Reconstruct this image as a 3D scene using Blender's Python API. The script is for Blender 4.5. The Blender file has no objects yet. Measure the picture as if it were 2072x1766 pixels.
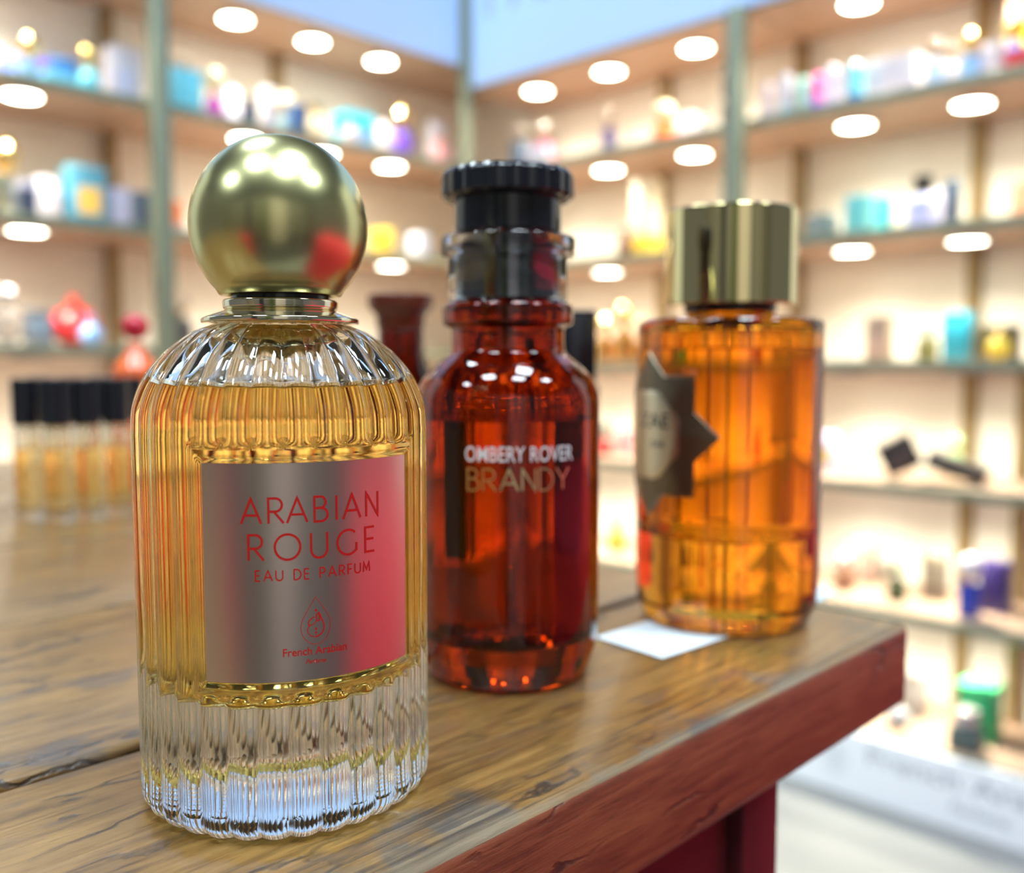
import bpy, bmesh, math, random
from mathutils import Vector, Matrix
random.seed(7)
S = bpy.context.scene
COL = S.collection
PI = math.pi
R_ = math.radians

# ------------------------------------------------------------------ camera, world, exposure
EYE = 0.967                       # lens height over the floor
PITCH = R_(4.35)
F_PX = 1908.0
camd = bpy.data.cameras.new('camera')
cam = bpy.data.objects.new('camera', camd)
COL.objects.link(cam)
cam.location = (0, 0, EYE)
cam.rotation_euler = (PI / 2 - PITCH, 0, 0)
camd.sensor_width = 36.0
camd.sensor_fit = 'HORIZONTAL'
camd.lens = 36.0 * F_PX / 2072.0
camd.clip_start = 0.01
camd.clip_end = 60
camd.dof.use_dof = True
camd.dof.focus_distance = 0.176
camd.dof.aperture_fstop = 9.2
S.camera = cam

world = bpy.data.worlds.new('hall_air')
S.world = world
world.use_nodes = True
bg = world.node_tree.nodes['Background']
bg.inputs[0].default_value = (0.70, 0.74, 0.80, 1)
bg.inputs[1].default_value = 0.20

S.view_settings.view_transform = 'Standard'
S.view_settings.look = 'None'
S.view_settings.exposure = 0.0
S.view_settings.gamma = 1.0
S.view_settings.use_curve_mapping = False
cy = S.cycles
cy.max_bounces = 20
cy.diffuse_bounces = 4
cy.glossy_bounces = 8
cy.transmission_bounces = 18
cy.transparent_max_bounces = 12
cy.sample_clamp_indirect = 6.0
cy.sample_clamp_direct = 0.0
cy.blur_glossy = 0.3

HALL_L = 52.0                     # brightness of the hall's ceiling panels
HALL_C = (0.76, 0.90, 1.0)
PUCK_L = 30.0                      # glow of the puck lights' own glass
PUCK_W = 13.5                       # watts of the beam each one throws down
PUCK_C = (1.0, 0.95, 0.75)

# the stand's own axes: EU runs along the left wall to the corner, EV is square to it
ANG = R_(45.95)
EU = Vector((math.cos(ANG), math.sin(ANG), 0))
EV = Vector((-math.sin(ANG), math.cos(ANG), 0))
K = Vector((-0.13937, 2.93499, 0))        # front corner post on the floor
TOP_Z = EYE - 0.087                        # table top

# ------------------------------------------------------------------ materials
def new_mat(name):
    m = bpy.data.materials.new(name)
    m.use_nodes = True
    return m, m.node_tree, m.node_tree.nodes['Principled BSDF']

def mat(name, col, rough=0.5, metal=0.0, trans=0.0, ior=1.5, coat=0.0, spec=0.5, emit=None, noise=0.0, nscale=60):
    m, nt, b = new_mat(name)
    b.inputs['Base Color'].default_value = (*col, 1)
    b.inputs['Roughness'].default_value = rough
    b.inputs['Metallic'].default_value = metal
    b.inputs['Transmission Weight'].default_value = trans
    b.inputs['IOR'].default_value = ior
    b.inputs['Coat Weight'].default_value = coat
    b.inputs['Coat Roughness'].default_value = 0.08
    b.inputs['Specular IOR Level'].default_value = spec
    if emit:
        b.inputs['Emission Color'].default_value = (*emit[0], 1)
        b.inputs['Emission Strength'].default_value = emit[1]
    if noise > 0:
        tc = nt.nodes.new('ShaderNodeTexCoord')
        n = nt.nodes.new('ShaderNodeTexNoise'); n.inputs['Scale'].default_value = nscale
        n.inputs['Detail'].default_value = 5
        nt.links.new(tc.outputs['Object'], n.inputs['Vector'])
        mx = nt.nodes.new('ShaderNodeMix'); mx.data_type = 'RGBA'
        mx.inputs[6].default_value = (*[c * (1 - noise) for c in col], 1)
        mx.inputs[7].default_value = (*[min(1, c * (1 + noise)) for c in col], 1)
        nt.links.new(n.outputs['Fac'], mx.inputs[0])
        nt.links.new(mx.outputs[2], b.inputs['Base Color'])
    return m

def glass(name, col, ior, rough=0.0):
    m = bpy.data.materials.new(name)
    m.use_nodes = True
    nt = m.node_tree
    nt.nodes.remove(nt.nodes['Principled BSDF'])
    g = nt.nodes.new('ShaderNodeBsdfGlass')
    g.inputs['Color'].default_value = (*col, 1)
    g.inputs['IOR'].default_value = ior
    g.inputs['Roughness'].default_value = rough
    nt.links.new(g.outputs[0], nt.nodes['Material Output'].inputs[0])
    return m

def tinted(name, col, ior=1.5, rough=0.0):
    """glass whose reflections stay white while what passes through takes the colour"""
    m = bpy.data.materials.new(name)
    m.use_nodes = True
    nt = m.node_tree
    nt.nodes.remove(nt.nodes['Principled BSDF'])
    rf = nt.nodes.new('ShaderNodeBsdfRefraction')
    rf.inputs['Color'].default_value = (*col, 1); rf.inputs['IOR'].default_value = ior; rf.inputs['Roughness'].default_value = rough
    gl = nt.nodes.new('ShaderNodeBsdfGlossy')
    gl.inputs['Color'].default_value = (1, 1, 1, 1); gl.inputs['Roughness'].default_value = rough
    fr = nt.nodes.new('ShaderNodeFresnel'); fr.inputs['IOR'].default_value = ior
    mx = nt.nodes.new('ShaderNodeMixShader')
    nt.links.new(fr.outputs[0], mx.inputs[0]); nt.links.new(rf.outputs[0], mx.inputs[1]); nt.links.new(gl.outputs[0], mx.inputs[2])
    nt.links.new(mx.outputs[0], nt.nodes['Material Output'].inputs[0])
    return m

def emitter(name, col, strength):
    m = bpy.data.materials.new(name)
    m.use_nodes = True
    nt = m.node_tree
    nt.nodes.remove(nt.nodes['Principled BSDF'])
    e = nt.nodes.new('ShaderNodeEmission')
    e.inputs[0].default_value = (*col, 1); e.inputs[1].default_value = strength
    nt.links.new(e.outputs[0], nt.nodes['Material Output'].inputs[0])
    return m

def ramp(nt, src, stops):
    r = nt.nodes.new('ShaderNodeValToRGB')
    el = r.color_ramp.elements
    while len(el) < len(stops): el.new(0.5)
    for e, (p, c) in zip(el, stops):
        e.position = p
        e.color = (*c, 1) if len(c) == 3 else c
    nt.links.new(src, r.inputs[0])
    return r

def mth(nt, op, a, b=None, clamp=False):
    n = nt.nodes.new('ShaderNodeMath'); n.operation = op; n.use_clamp = clamp
    for i, v in enumerate((a, b)):
        if v is None: continue
        if isinstance(v, (int, float)): n.inputs[i].default_value = v
        else: nt.links.new(v, n.inputs[i])
    return n.outputs[0]

def mixc(nt, f, a, b):
    n = nt.nodes.new('ShaderNodeMix'); n.data_type = 'RGBA'
    if isinstance(f, (int, float)): n.inputs[0].default_value = f
    else: nt.links.new(f, n.inputs[0])
    for i, v in ((6, a), (7, b)):
        if isinstance(v, tuple): n.inputs[i].default_value = (*v, 1)
        else: nt.links.new(v, n.inputs[i])
    return n.outputs[2]

def wood(name, red=False):
    m, nt, b = new_mat(name)
    tc = nt.nodes.new('ShaderNodeTexCoord')
    def mapped(sx, sy, sz, off=(0, 0, 0)):
        mp = nt.nodes.new('ShaderNodeMapping')
        mp.inputs['Scale'].default_value = (sx, sy, sz); mp.inputs['Location'].default_value = off
        nt.links.new(tc.outputs['Object'], mp.inputs['Vector'])
        return mp.outputs[0]
    def noise(vec, scale, detail=6, rough=0.6, dist=0.0):
        n = nt.nodes.new('ShaderNodeTexNoise')
        n.inputs['Scale'].default_value = scale; n.inputs['Detail'].default_value = detail
        n.inputs['Roughness'].default_value = rough; n.inputs['Distortion'].default_value = dist
        nt.links.new(vec, n.inputs['Vector'])
        return n.outputs['Fac']
    grain = noise(mapped(9, 90, 90), 3.2, 8, 0.65, 0.6)
    fine = noise(mapped(30, 420, 420), 3.0, 6, 0.7, 0.3)
    blotch = noise(mapped(14, 34, 34, (3, 1, 0)), 1.6, 5, 0.6, 0.9)
    if red:
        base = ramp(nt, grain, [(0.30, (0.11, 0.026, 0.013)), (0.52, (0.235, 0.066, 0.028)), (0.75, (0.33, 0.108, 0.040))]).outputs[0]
    else:
        base = ramp(nt, grain, [(0.30, (0.085, 0.040, 0.010)), (0.50, (0.235, 0.120, 0.028)), (0.72, (0.37, 0.205, 0.060))]).outputs[0]
        base = mixc(nt, mth(nt, 'MULTIPLY', ramp(nt, blotch, [(0.52, (0, 0, 0)), (0.70, (1, 1, 1))]).outputs[0], 0.5), base, (0.15, 0.090, 0.050))
    base = mixc(nt, mth(nt, 'MULTIPLY', ramp(nt, fine, [(0.36, (1, 1, 1)), (0.47, (0, 0, 0))]).outputs[0], 0.55), base, (0.045, 0.026, 0.014))
    # long hairline cracks along the grain
    vo = nt.nodes.new('ShaderNodeTexVoronoi'); vo.feature = 'DISTANCE_TO_EDGE'
    vo.inputs['Scale'].default_value = 1.0; vo.inputs['Randomness'].default_value = 0.9
    wob = nt.nodes.new('ShaderNodeVectorMath'); wob.operation = 'ADD'
    nv = nt.nodes.new('ShaderNodeTexNoise'); nv.inputs['Scale'].default_value = 4; nv.inputs['Detail'].default_value = 4
    nt.links.new(mapped(18, 40, 40), nv.inputs['Vector'])
    sc = nt.nodes.new('ShaderNodeVectorMath'); sc.operation = 'SCALE'; sc.inputs['Scale'].default_value = 0.5
    nt.links.new(nv.outputs['Color'], sc.inputs[0])
    nt.links.new(mapped(5.0, 46, 46 if not red else 60, (0.3, 0.2, 0.1)), wob.inputs[0]); nt.links.new(sc.outputs[0], wob.inputs[1])
    nt.links.new(wob.outputs[0], vo.inputs['Vector'])
    crack = ramp(nt, vo.outputs['Distance'], [(0.0, (1, 1, 1)), (0.016, (0.75, 0.75, 0.75)), (0.034, (0, 0, 0))]).outputs[0]
    gate = ramp(nt, noise(mapped(16, 30, 30, (8, 2, 5)), 1.3, 3), [(0.46, (0, 0, 0)), (0.58, (1, 1, 1))]).outputs[0]
    crack = mth(nt, 'MULTIPLY', crack, gate)
    base = mixc(nt, mth(nt, 'MULTIPLY', crack, 0.9), base, (0.018, 0.014, 0.012))
    rough = 0.30
    if not red:
        # the arris is rubbed bare and gone grey
        sep = nt.nodes.new('ShaderNodeSeparateXYZ'); nt.links.new(tc.outputs['Object'], sep.inputs[0])
        edge_n = noise(mapped(16, 10, 10, (1.7, 0, 0)), 2.0, 5, 0.62)
        lim = mth(nt, 'MULTIPLY', mth(nt, 'SUBTRACT', edge_n, 0.42), 0.10)
        worn = mth(nt, 'MULTIPLY', mth(nt, 'SUBTRACT', lim, sep.outputs[1]), 85, True)
        streak = noise(mapped(12, 300, 300), 2.0, 6, 0.65)
        grey = ramp(nt, streak, [(0.32, (0.030, 0.029, 0.028)), (0.50, (0.10, 0.092, 0.078)), (0.68, (0.26, 0.21, 0.14))]).outputs[0]
        base = mixc(nt, mth(nt, 'MULTIPLY', worn, 0.80), base, grey)
        # scratches run along the edge, and the very arris is rubbed to pale wood
        scr = ramp(nt, noise(mapped(7, 520, 520, (2, 0, 0)), 1.4, 5, 0.6), [(0.50, (0, 0, 0)), (0.58, (1, 1, 1))]).outputs[0]
        band = mth(nt, 'MULTIPLY', mth(nt, 'SUBTRACT', mth(nt, 'ADD', mth(nt, 'MULTIPLY', edge_n, 0.02), 0.006), sep.outputs[1]), 220, True)
        base = mixc(nt, mth(nt, 'MULTIPLY', mth(nt, 'MULTIPLY', scr, band), 0.75), base, (0.028, 0.024, 0.020))
        arris = mth(nt, 'MULTIPLY', mth(nt, 'SUBTRACT', mth(nt, 'MULTIPLY', edge_n, 0.0055), sep.outputs[1]), 600, True)
        base = mixc(nt, mth(nt, 'MULTIPLY', mth(nt, 'MULTIPLY', arris, streak), 0.8), base, (0.36, 0.25, 0.13))
        # dark dents scattered over the boards
        dent = ramp(nt, noise(mapped(22, 60, 60, (5, 4, 0)), 1.5, 4, 0.55), [(0.60, (0, 0, 0)), (0.66, (1, 1, 1))]).outputs[0]
        base = mixc(nt, mth(nt, 'MULTIPLY', dent, 0.55), base, (0.06, 0.055, 0.055))
        rg = mth(nt, 'ADD', mth(nt, 'MULTIPLY', fine, 0.22), 0.30)
        rg = mth(nt, 'ADD', rg, mth(nt, 'MULTIPLY', worn, 0.2))
        nt.links.new(rg, b.inputs['Roughness'])
    else:
        b.inputs['Roughness'].default_value = 0.42
    nt.links.new(base, b.inputs['Base Color'])
    b.inputs['Specular IOR Level'].default_value = 0.55
    b.inputs['Coat Weight'].default_value = 0.0 if red else 0.8
    b.inputs['Coat Roughness'].default_value = 0.30
    hgt = mth(nt, 'SUBTRACT', mth(nt, 'MULTIPLY', fine, 0.35), mth(nt, 'MULTIPLY', crack, 1.0))
    hgt = mth(nt, 'ADD', hgt, mth(nt, 'MULTIPLY', grain, 0.5))
    bp = nt.nodes.new('ShaderNodeBump'); bp.inputs['Strength'].default_value = 0.55; bp.inputs['Distance'].default_value = 0.0007
    nt.links.new(hgt, bp.inputs['Height']); nt.links.new(bp.outputs[0], b.inputs['Normal'])
    return m

M = {}
M['wood_top'] = wood('worn_varnished_wood')
M['wood_edge'] = wood('red_lit_edge_wood', True)  # same wood as the top, red light from beside it put into the colour
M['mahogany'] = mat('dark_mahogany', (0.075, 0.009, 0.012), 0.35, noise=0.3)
M['clear_glass'] = glass('clear_glass', (0.992, 1.0, 0.985), 1.5)
M['clear_inner'] = glass('clear_glass_inside', (0.99, 1.0, 0.985), 1.5)
M['gold_liquid_side'] = glass('golden_perfume_at_glass', (1.0, 0.85, 0.46), 1.36 / 1.5)
M['gold_liquid_top'] = glass('golden_perfume_surface', (1.0, 0.93, 0.66), 1.36)
M['amber_glass'] = tinted('brown_amber_glass', (0.52, 0.155, 0.030))
M['amber_inner'] = tinted('brown_amber_glass_inside', (0.92, 0.75, 0.60))
M['amber_liq_side'] = glass('brandy_perfume_at_glass', (0.95, 0.84, 0.72), 1.36 / 1.5)
M['amber_liq_top'] = glass('brandy_perfume_surface', (0.95, 0.7, 0.4), 1.36)
M['orange_glass'] = tinted('orange_amber_glass', (0.88, 0.55, 0.13))
M['orange_inner'] = tinted('orange_amber_glass_inside', (0.97, 0.85, 0.7))
M['orange_liq_side'] = glass('orange_perfume_at_glass', (1.0, 0.86, 0.62), 1.36 / 1.5)
M['orange_liq_top'] = glass('orange_perfume_surface', (0.95, 0.75, 0.45), 1.36)
M['dip'] = glass('clear_dip_tube', (0.97, 0.96, 0.93), 1.38)
M['acrylic'] = glass('clear_acrylic', (0.98, 0.985, 0.98), 1.46)
M['satin_gold'] = mat('satin_pale_gold', (0.66, 0.62, 0.30), 0.27, 1.0)
M['shiny_gold'] = mat('polished_pale_gold', (0.83, 0.77, 0.55), 0.10, 1.0)
M['mirror_gold'] = mat('mirror_gold', (0.84, 0.73, 0.38), 0.08, 1.0)
M['label_metal'] = mat('satin_silver_label', (0.68, 0.57, 0.50), 0.33, 1.0, noise=0.03, nscale=900)
M['red_ink'] = mat('red_ink', (0.62, 0.010, 0.006), 0.45)
M['white_ink'] = mat('white_ink', (0.88, 0.88, 0.90), 0.45)
M['gold_ink'] = mat('gold_foil', (0.80, 0.68, 0.38), 0.35, 1.0)
M['black_plastic'] = mat('glossy_black_plastic', (0.010, 0.012, 0.018), 0.16)
M['dark_chrome'] = mat('dark_chrome', (0.13, 0.14, 0.16), 0.10, 1.0)
M['bronze'] = mat('dark_bronze', (0.26, 0.215, 0.15), 0.36, 1.0)
M['plaque_gold'] = mat('brushed_champagne_plate', (0.86, 0.76, 0.55), 0.32, 1.0)
M['paper'] = mat('white_paper_card', (0.80, 0.88, 0.92), 0.6)
M['wallpaint'] = mat('cream_white_panel', (0.88, 0.86, 0.78), 0.6, noise=0.03, nscale=3)
M['shelf'] = mat('beige_laminate', (0.40, 0.275, 0.20), 0.45, noise=0.06, nscale=8)
M['alu'] = mat('grey_green_aluminium', (0.22, 0.25, 0.18), 0.42, 0.35)
M['bronze_post'] = mat('bronze_anodised_upright', (0.30, 0.22, 0.11), 0.4, 0.4)
M['header'] = mat('pale_blue_white_fascia', (0.47, 0.66, 0.99), 0.55)
M['plinth'] = mat('white_fascia', (0.80, 0.88, 0.96), 0.5)
M['grey_ink'] = mat('grey_lettering', (0.36, 0.42, 0.50), 0.5)
M['floor'] = mat('pale_grey_floor', (0.215, 0.222, 0.225), 0.5, noise=0.06, nscale=5)
M['ceiling'] = mat('dark_hall_ceiling', (0.10, 0.11, 0.12), 0.8)
M['puck'] = emitter('warm_white_lamp', PUCK_C, PUCK_L)
M['hall_panel'] = emitter('cool_white_panel', HALL_C, HALL_L)
M['steel'] = mat('brushed_steel', (0.55, 0.55, 0.54), 0.3, 1.0)
M['red_cloth'] = mat('red_cloth', (0.80, 0.03, 0.06), 0.8, noise=0.1)
M['dark_panel'] = mat('charcoal_partition', (0.035, 0.035, 0.04), 0.6)
M['beige_panel'] = mat('taupe_partition', (0.26, 0.23, 0.20), 0.6)
M['carpet'] = mat('charcoal_carpet', (0.045, 0.042, 0.045), 0.95, noise=0.3, nscale=200)

# ------------------------------------------------------------------ mesh helpers
class MB:
    def __init__(s): s.v = []; s.f = []; s.m = []
    def add(s, verts, faces, mi=0):
        o = len(s.v); s.v += [tuple(p) for p in verts]
        for k, f in enumerate(faces):
            s.f.append([o + i for i in f]); s.m.append(mi[k] if isinstance(mi, list) else mi)
        return s
    def box(s, x0, x1, y0, y1, z0, z1, bevel=0.0, mi=0, seg=2):
        bm = bmesh.new()
        bmesh.ops.create_cube(bm, size=1)
        for v in bm.verts:
            v.co = Vector(((x0 + x1) / 2 + v.co.x * (x1 - x0), (y0 + y1) / 2 + v.co.y * (y1 - y0), (z0 + z1) / 2 + v.co.z * (z1 - z0)))
        if bevel > 0:
            bmesh.ops.bevel(bm, geom=bm.edges[:], offset=bevel, segments=seg, profile=0.5, affect='EDGES')
        bm.verts.index_update()
        s.add([v.co.copy() for v in bm.verts], [[v.index for v in f.verts] for f in bm.faces], mi)
        bm.free(); return s
    def lathe(s, prof, n=48, rad=None, mi=0, flip=False, cx=0, cy=0):
        """prof: (r, z) from one end to the other; rad(phi, k, r, z) may change the radius"""
        base = len(s.v); rows = []
        for k, (r, z) in enumerate(prof):
            if r < 1e-7:
                rows.append([len(s.v)]); s.v.append((cx, cy, z)); continue
            row = []
            for j in range(n):
                ph = 2 * PI * j / n
                rr = rad(ph, k, r, z) if rad else r
                row.append(len(s.v)); s.v.append((cx + rr * math.sin(ph), cy - rr * math.cos(ph), z))
            rows.append(row)
        for k in range(len(rows) - 1):
            a, b = rows[k], rows[k + 1]
            m_ = mi[k] if isinstance(mi, list) else mi
            for j in range(n):
                j2 = (j + 1) % n
                if len(a) == 1 and len(b) == 1: break
                if len(a) == 1: f = [a[0], b[j2], b[j]]
                elif len(b) == 1: f = [a[j], a[j2], b[0]]
                else: f = [a[j], a[j2], b[j2], b[j]]
                s.f.append(f[::-1] if flip else f); s.m.append(m_)
        return s
    def tube(s, pts, r, n=8, mi=0):
        pts = [Vector(p) for p in pts]
        rows = []
        for i, p in enumerate(pts):
            d = (pts[min(i + 1, len(pts) - 1)] - pts[max(i - 1, 0)]).normalized()
            a = d.orthogonal().normalized() if i == 0 else (rows_a - d * rows_a.dot(d)).normalized()
            rows_a = a
            b = d.cross(a)
            row = []
            for j in range(n):
                t = 2 * PI * j / n
                row.append(len(s.v)); s.v.append(tuple(p + a * (r * math.cos(t)) + b * (r * math.sin(t))))
            rows.append(row)
        for u, w in zip(rows, rows[1:]):
            for j in range(n):
                s.f.append([u[j], u[(j + 1) % n], w[(j + 1) % n], w[j]]); s.m.append(mi)
        s.f.append(rows[0][::-1]); s.m.append(mi); s.f.append(rows[-1]); s.m.append(mi)
        return s
    def warp(s, fn):
        s.v = [tuple(fn(*p)) for p in s.v]; return s
    def build(s, name, mats, parent=None, smooth=True, angle=None):
        me = bpy.data.meshes.new(name)
        me.from_pydata(s.v, [], s.f)
        for m in (mats if isinstance(mats, (list, tuple)) else [mats]): me.materials.append(m)
        me.polygons.foreach_set('material_index', s.m)
        if smooth:
            me.polygons.foreach_set('use_smooth', [True] * len(me.polygons))
            if angle is not None:
                me.set_sharp_from_angle(angle=R_(angle))
        me.update()
        o = bpy.data.objects.new(name, me)
        COL.objects.link(o)
        if parent is not None: o.parent = parent
        return o

def fillet(pts, n=5):
    """pts: (r, z, fillet radius); returns a rounded (r, z) polyline with support points"""
    out = []
    for i, p in enumerate(pts):
        r = p[2] if len(p) > 2 else 0
        if r <= 0 or i in (0, len(pts) - 1):
            out.append((p[0], p[1])); continue
        P = Vector((p[0], p[1])); A = Vector(pts[i - 1][:2]) - P; B = Vector(pts[i + 1][:2]) - P
        la, lb = A.length, B.length
        A.normalize(); B.normalize()
        ca = max(-0.9999, min(0.9999, A.dot(B)))
        half = math.acos(ca) / 2
        t = min(r / math.tan(half), la * 0.48, lb * 0.48)
        rr = t * math.tan(half)
        C_ = P + (A + B).normalized() * (rr / math.sin(half))
        s0 = P + A * t; s1 = P + B * t
        a0 = math.atan2(s0.y - C_.y, s0.x - C_.x); a1 = math.atan2(s1.y - C_.y, s1.x - C_.x)
        d = a1 - a0
        while d > PI: d -= 2 * PI
        while d < -PI: d += 2 * PI
        e = min(0.15 * t, 0.2 * la)
        out.append(tuple(s0 + A * min(e, 0.02 * la + 0.3 * t)))
        for k in range(n + 1):
            a = a0 + d * k / n
            out.append((C_.x + rr * math.cos(a), C_.y + rr * math.sin(a)))
        out.append(tuple(s1 + B * min(e, 0.02 * lb + 0.3 * t)))
    return out

def spline(pts, n=8):
    out = []
    P = [Vector(p) for p in pts]
    P = [P[0] * 2 - P[1]] + P + [P[-1] * 2 - P[-2]]
    for i in range(1, len(P) - 2):
        for k in range(n):
            t = k / n
            a, b, c, d = P[i - 1], P[i], P[i + 1], P[i + 2]
            q = 0.5 * ((2 * b) + (c - a) * t + (2 * a - 5 * b + 4 * c - d) * t * t + (3 * b - a - 3 * c + d) * t ** 3)
            out.append(tuple(q))
    out.append(tuple(P[-2]))
    return out

def mm(pts): return [tuple(c * 0.001 for c in p) for p in pts]

def tag(o, label=None, cat=None, group=None, kind=None):
    if label: o['label'] = label
    if cat: o['category'] = cat
    if group: o['group'] = group
    if kind: o['kind'] = kind
    return o

def thing(name, label, cat, loc=(0, 0, 0), rz=0.0, group=None):
    o = bpy.data.objects.new(name, None)
    o.empty_display_size = 0.02
    COL.objects.link(o)
    o.location = loc; o.rotation_euler = (0, 0, rz)
    return tag(o, label, cat, group)

def struct(o, label=None):
    return tag(o, label, kind='structure')

def dup(o, parent=None):
    c = o.copy(); COL.objects.link(c)
    c.parent = parent
    for ch in o.children: dup(ch, c)
    return c

def smooth01(t):
    t = max(0.0, min(1.0, t)); return t * t * (3 - 2 * t)

# ------------------------------------------------------------------ lettering
def arc(cx, cy, rx, ry, a0, a1, n=18):
    return [(cx + rx * math.cos(R_(a0 + (a1 - a0) * i / n)), cy + ry * math.sin(R_(a0 + (a1 - a0) * i / n))) for i in range(n + 1)]

GL = {
 'A': (0.82, [[(0, 0), (0.41, 1), (0.82, 0)], [(0.135, 0.33), (0.685, 0.33)]]),
 'R': (0.60, [[(0, 0), (0, 1), (0.27, 1)] + arc(0.27, 0.735, 0.27, 0.265, 90, -90) + [(0, 0.47)], [(0.22, 0.47), (0.60, 0)]]),
 'B': (0.55, [[(0, 0.54), (0, 1), (0.24, 1)] + arc(0.24, 0.77, 0.23, 0.23, 90, -90) + [(0, 0.54), (0, 0), (0.27, 0)] + arc(0.27, 0.27, 0.28, 0.27, -90, 90) + [(0.2, 0.54)]]),
 'I': (0.0, [[(0, 0), (0, 1)]]),
 'N': (0.62, [[(0, 0), (0, 1), (0.62, 0), (0.62, 1)]]),
 'O': (1.0, [arc(0.5, 0.5, 0.5, 0.5, 0, 360, 40)]),
 'U': (0.66, [[(0, 1), (0, 0.33)] + arc(0.33, 0.33, 0.33, 0.33, 180, 360) + [(0.66, 1)]]),
 'G': (0.86, [arc(0.48, 0.5, 0.48, 0.5, 48, 318, 34) + [(0.86, 0.17), (0.86, 0.46)]]),
 'E': (0.46, [[(0.46, 1), (0, 1), (0, 0), (0.46, 0)], [(0, 0.52), (0.42, 0.52)]]),
 'D': (0.66, [[(0, 0), (0, 1), (0.2, 1)] + arc(0.2, 0.5, 0.46, 0.5, 90, -90) + [(0, 0)]]),
 'P': (0.50, [[(0, 0), (0, 1), (0.24, 1)] + arc(0.24, 0.73, 0.26, 0.27, 90, -90) + [(0, 0.46)]]),
 'F': (0.42, [[(0, 0), (0, 1), (0.42, 1)], [(0, 0.52), (0.38, 0.52)]]),
 'M': (0.78, [[(0, 0), (0.06, 1), (0.39, 0.2), (0.72, 1), (0.78, 0)]]),
 'Y': (0.70, [[(0, 1), (0.35, 0.48), (0.70, 1)], [(0.35, 0.48), (0.35, 0)]]),
 'Z': (0.60, [[(0, 1), (0.6, 1), (0, 0), (0.6, 0)]]),
 ' ': (0.25, []),
}

def ribbon(mb, pts, w, step, z=0.0, closed=False):
    """flat stroke of width w along a 2-D polyline, cut fine enough to wrap round a bottle"""
    P = []
    for a, b in zip(pts, pts[1:]):
        a, b = Vector(a), Vector(b)
        k = max(1, int((b - a).length / step))
        P += [a + (b - a) * (i / k) for i in range(k)]
    P.append(Vector(pts[-1]))
    Q = [P[0]]
    for p in P[1:]:
        if (p - Q[-1]).length > 1e-7: Q.append(p)
    P = Q
    n = len(P); vs = []
    for i in range(n):
        d0 = (P[i] - P[i - 1]).normalized() if i else (P[1] - P[0]).normalized()
        d1 = (P[i + 1] - P[i]).normalized() if i < n - 1 else d0
        if closed and i in (0, n - 1):
            d0 = (P[-1] - P[-2]).normalized(); d1 = (P[1] - P[0]).normalized()
        nn = Vector((-d0.y - d1.y, d0.x + d1.x))
        if nn.length < 1e-6: nn = Vector((-d1.y, d1.x))
        nn.normalize()
        c = max(0.45, nn.dot(Vector((-d1.y, d1.x))))
        off = nn * (w / 2 / c)
        vs += [(P[i].x + off.x, P[i].y + off.y, z), (P[i].x - off.x, P[i].y - off.y, z)]
    mb.add(vs, [[2 * i + 1, 2 * i + 3, 2 * i + 2, 2 * i] for i in range(n - 1)])

def stroke_text(mb, text, width, h, x0, y0, weight, step, gaps=None):
    """single-line capitals fitted between x0 and x0+width"""
    ws = [GL[c][0] * h for c in text]
    n = len(text) - 1
    free = width - sum(ws)
    gl = gaps or [1.0] * n
    unit = free / sum(gl)
    x = x0
    for i, c in enumerate(text):
        for st in GL[c][1]:
            ribbon(mb, [(x + p[0] * h, y0 + p[1] * h) for p in st], weight, step)
        x += ws[i] + (unit * gl[i] if i < n else 0)

def font_text(mb, text, width, x0, y0, bold=0.0, shear=0.0, height=None, space=1.0, subdiv=0):
    cu = bpy.data.curves.new('lettering_source', 'FONT')
    cu.body = text; cu.size = 1.0; cu.offset = bold; cu.shear = shear; cu.space_character = space
    cu.resolution_u = 4
    o = bpy.data.objects.new('lettering_source', cu); COL.objects.link(o)
    bpy.context.view_layer.update()
    me = bpy.data.meshes.new_from_object(o.evaluated_get(bpy.context.evaluated_depsgraph_get()))
    bm = bmesh.new(); bm.from_mesh(me)
    bmesh.ops.triangulate(bm, faces=bm.faces[:])
    for _ in range(subdiv):
        bmesh.ops.subdivide_edges(bm, edges=bm.edges[:], cuts=1, use_grid_fill=True)
    bm.verts.index_update()
    xs = [v.co.x for v in bm.verts]; ys = [v.co.y for v in bm.verts]
    sx = width / (max(xs) - min(xs)); sy = sx
    if height: sy = height / (max(ys) - 0)
    vs = [((v.co.x - min(xs)) * sx + x0, v.co.y * sy + y0, 0) for v in bm.verts]
    fs = []
    for f in bm.faces:
        idx = [v.index for v in f.verts]
        if f.normal.z < 0: idx = idx[::-1]
        fs.append(idx)
    mb.add(vs, fs)
    bm.free(); bpy.data.objects.remove(o); bpy.data.curves.remove(cu); bpy.data.meshes.remove(me)

def wrap(R):
    """(u, v, lift) on a flat sheet -> round a bottle of radius R, u=0 facing local -Y"""
    return lambda u, v, w: ((R + w) * math.sin(u / R), -(R + w) * math.cos(u / R), v)

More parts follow.
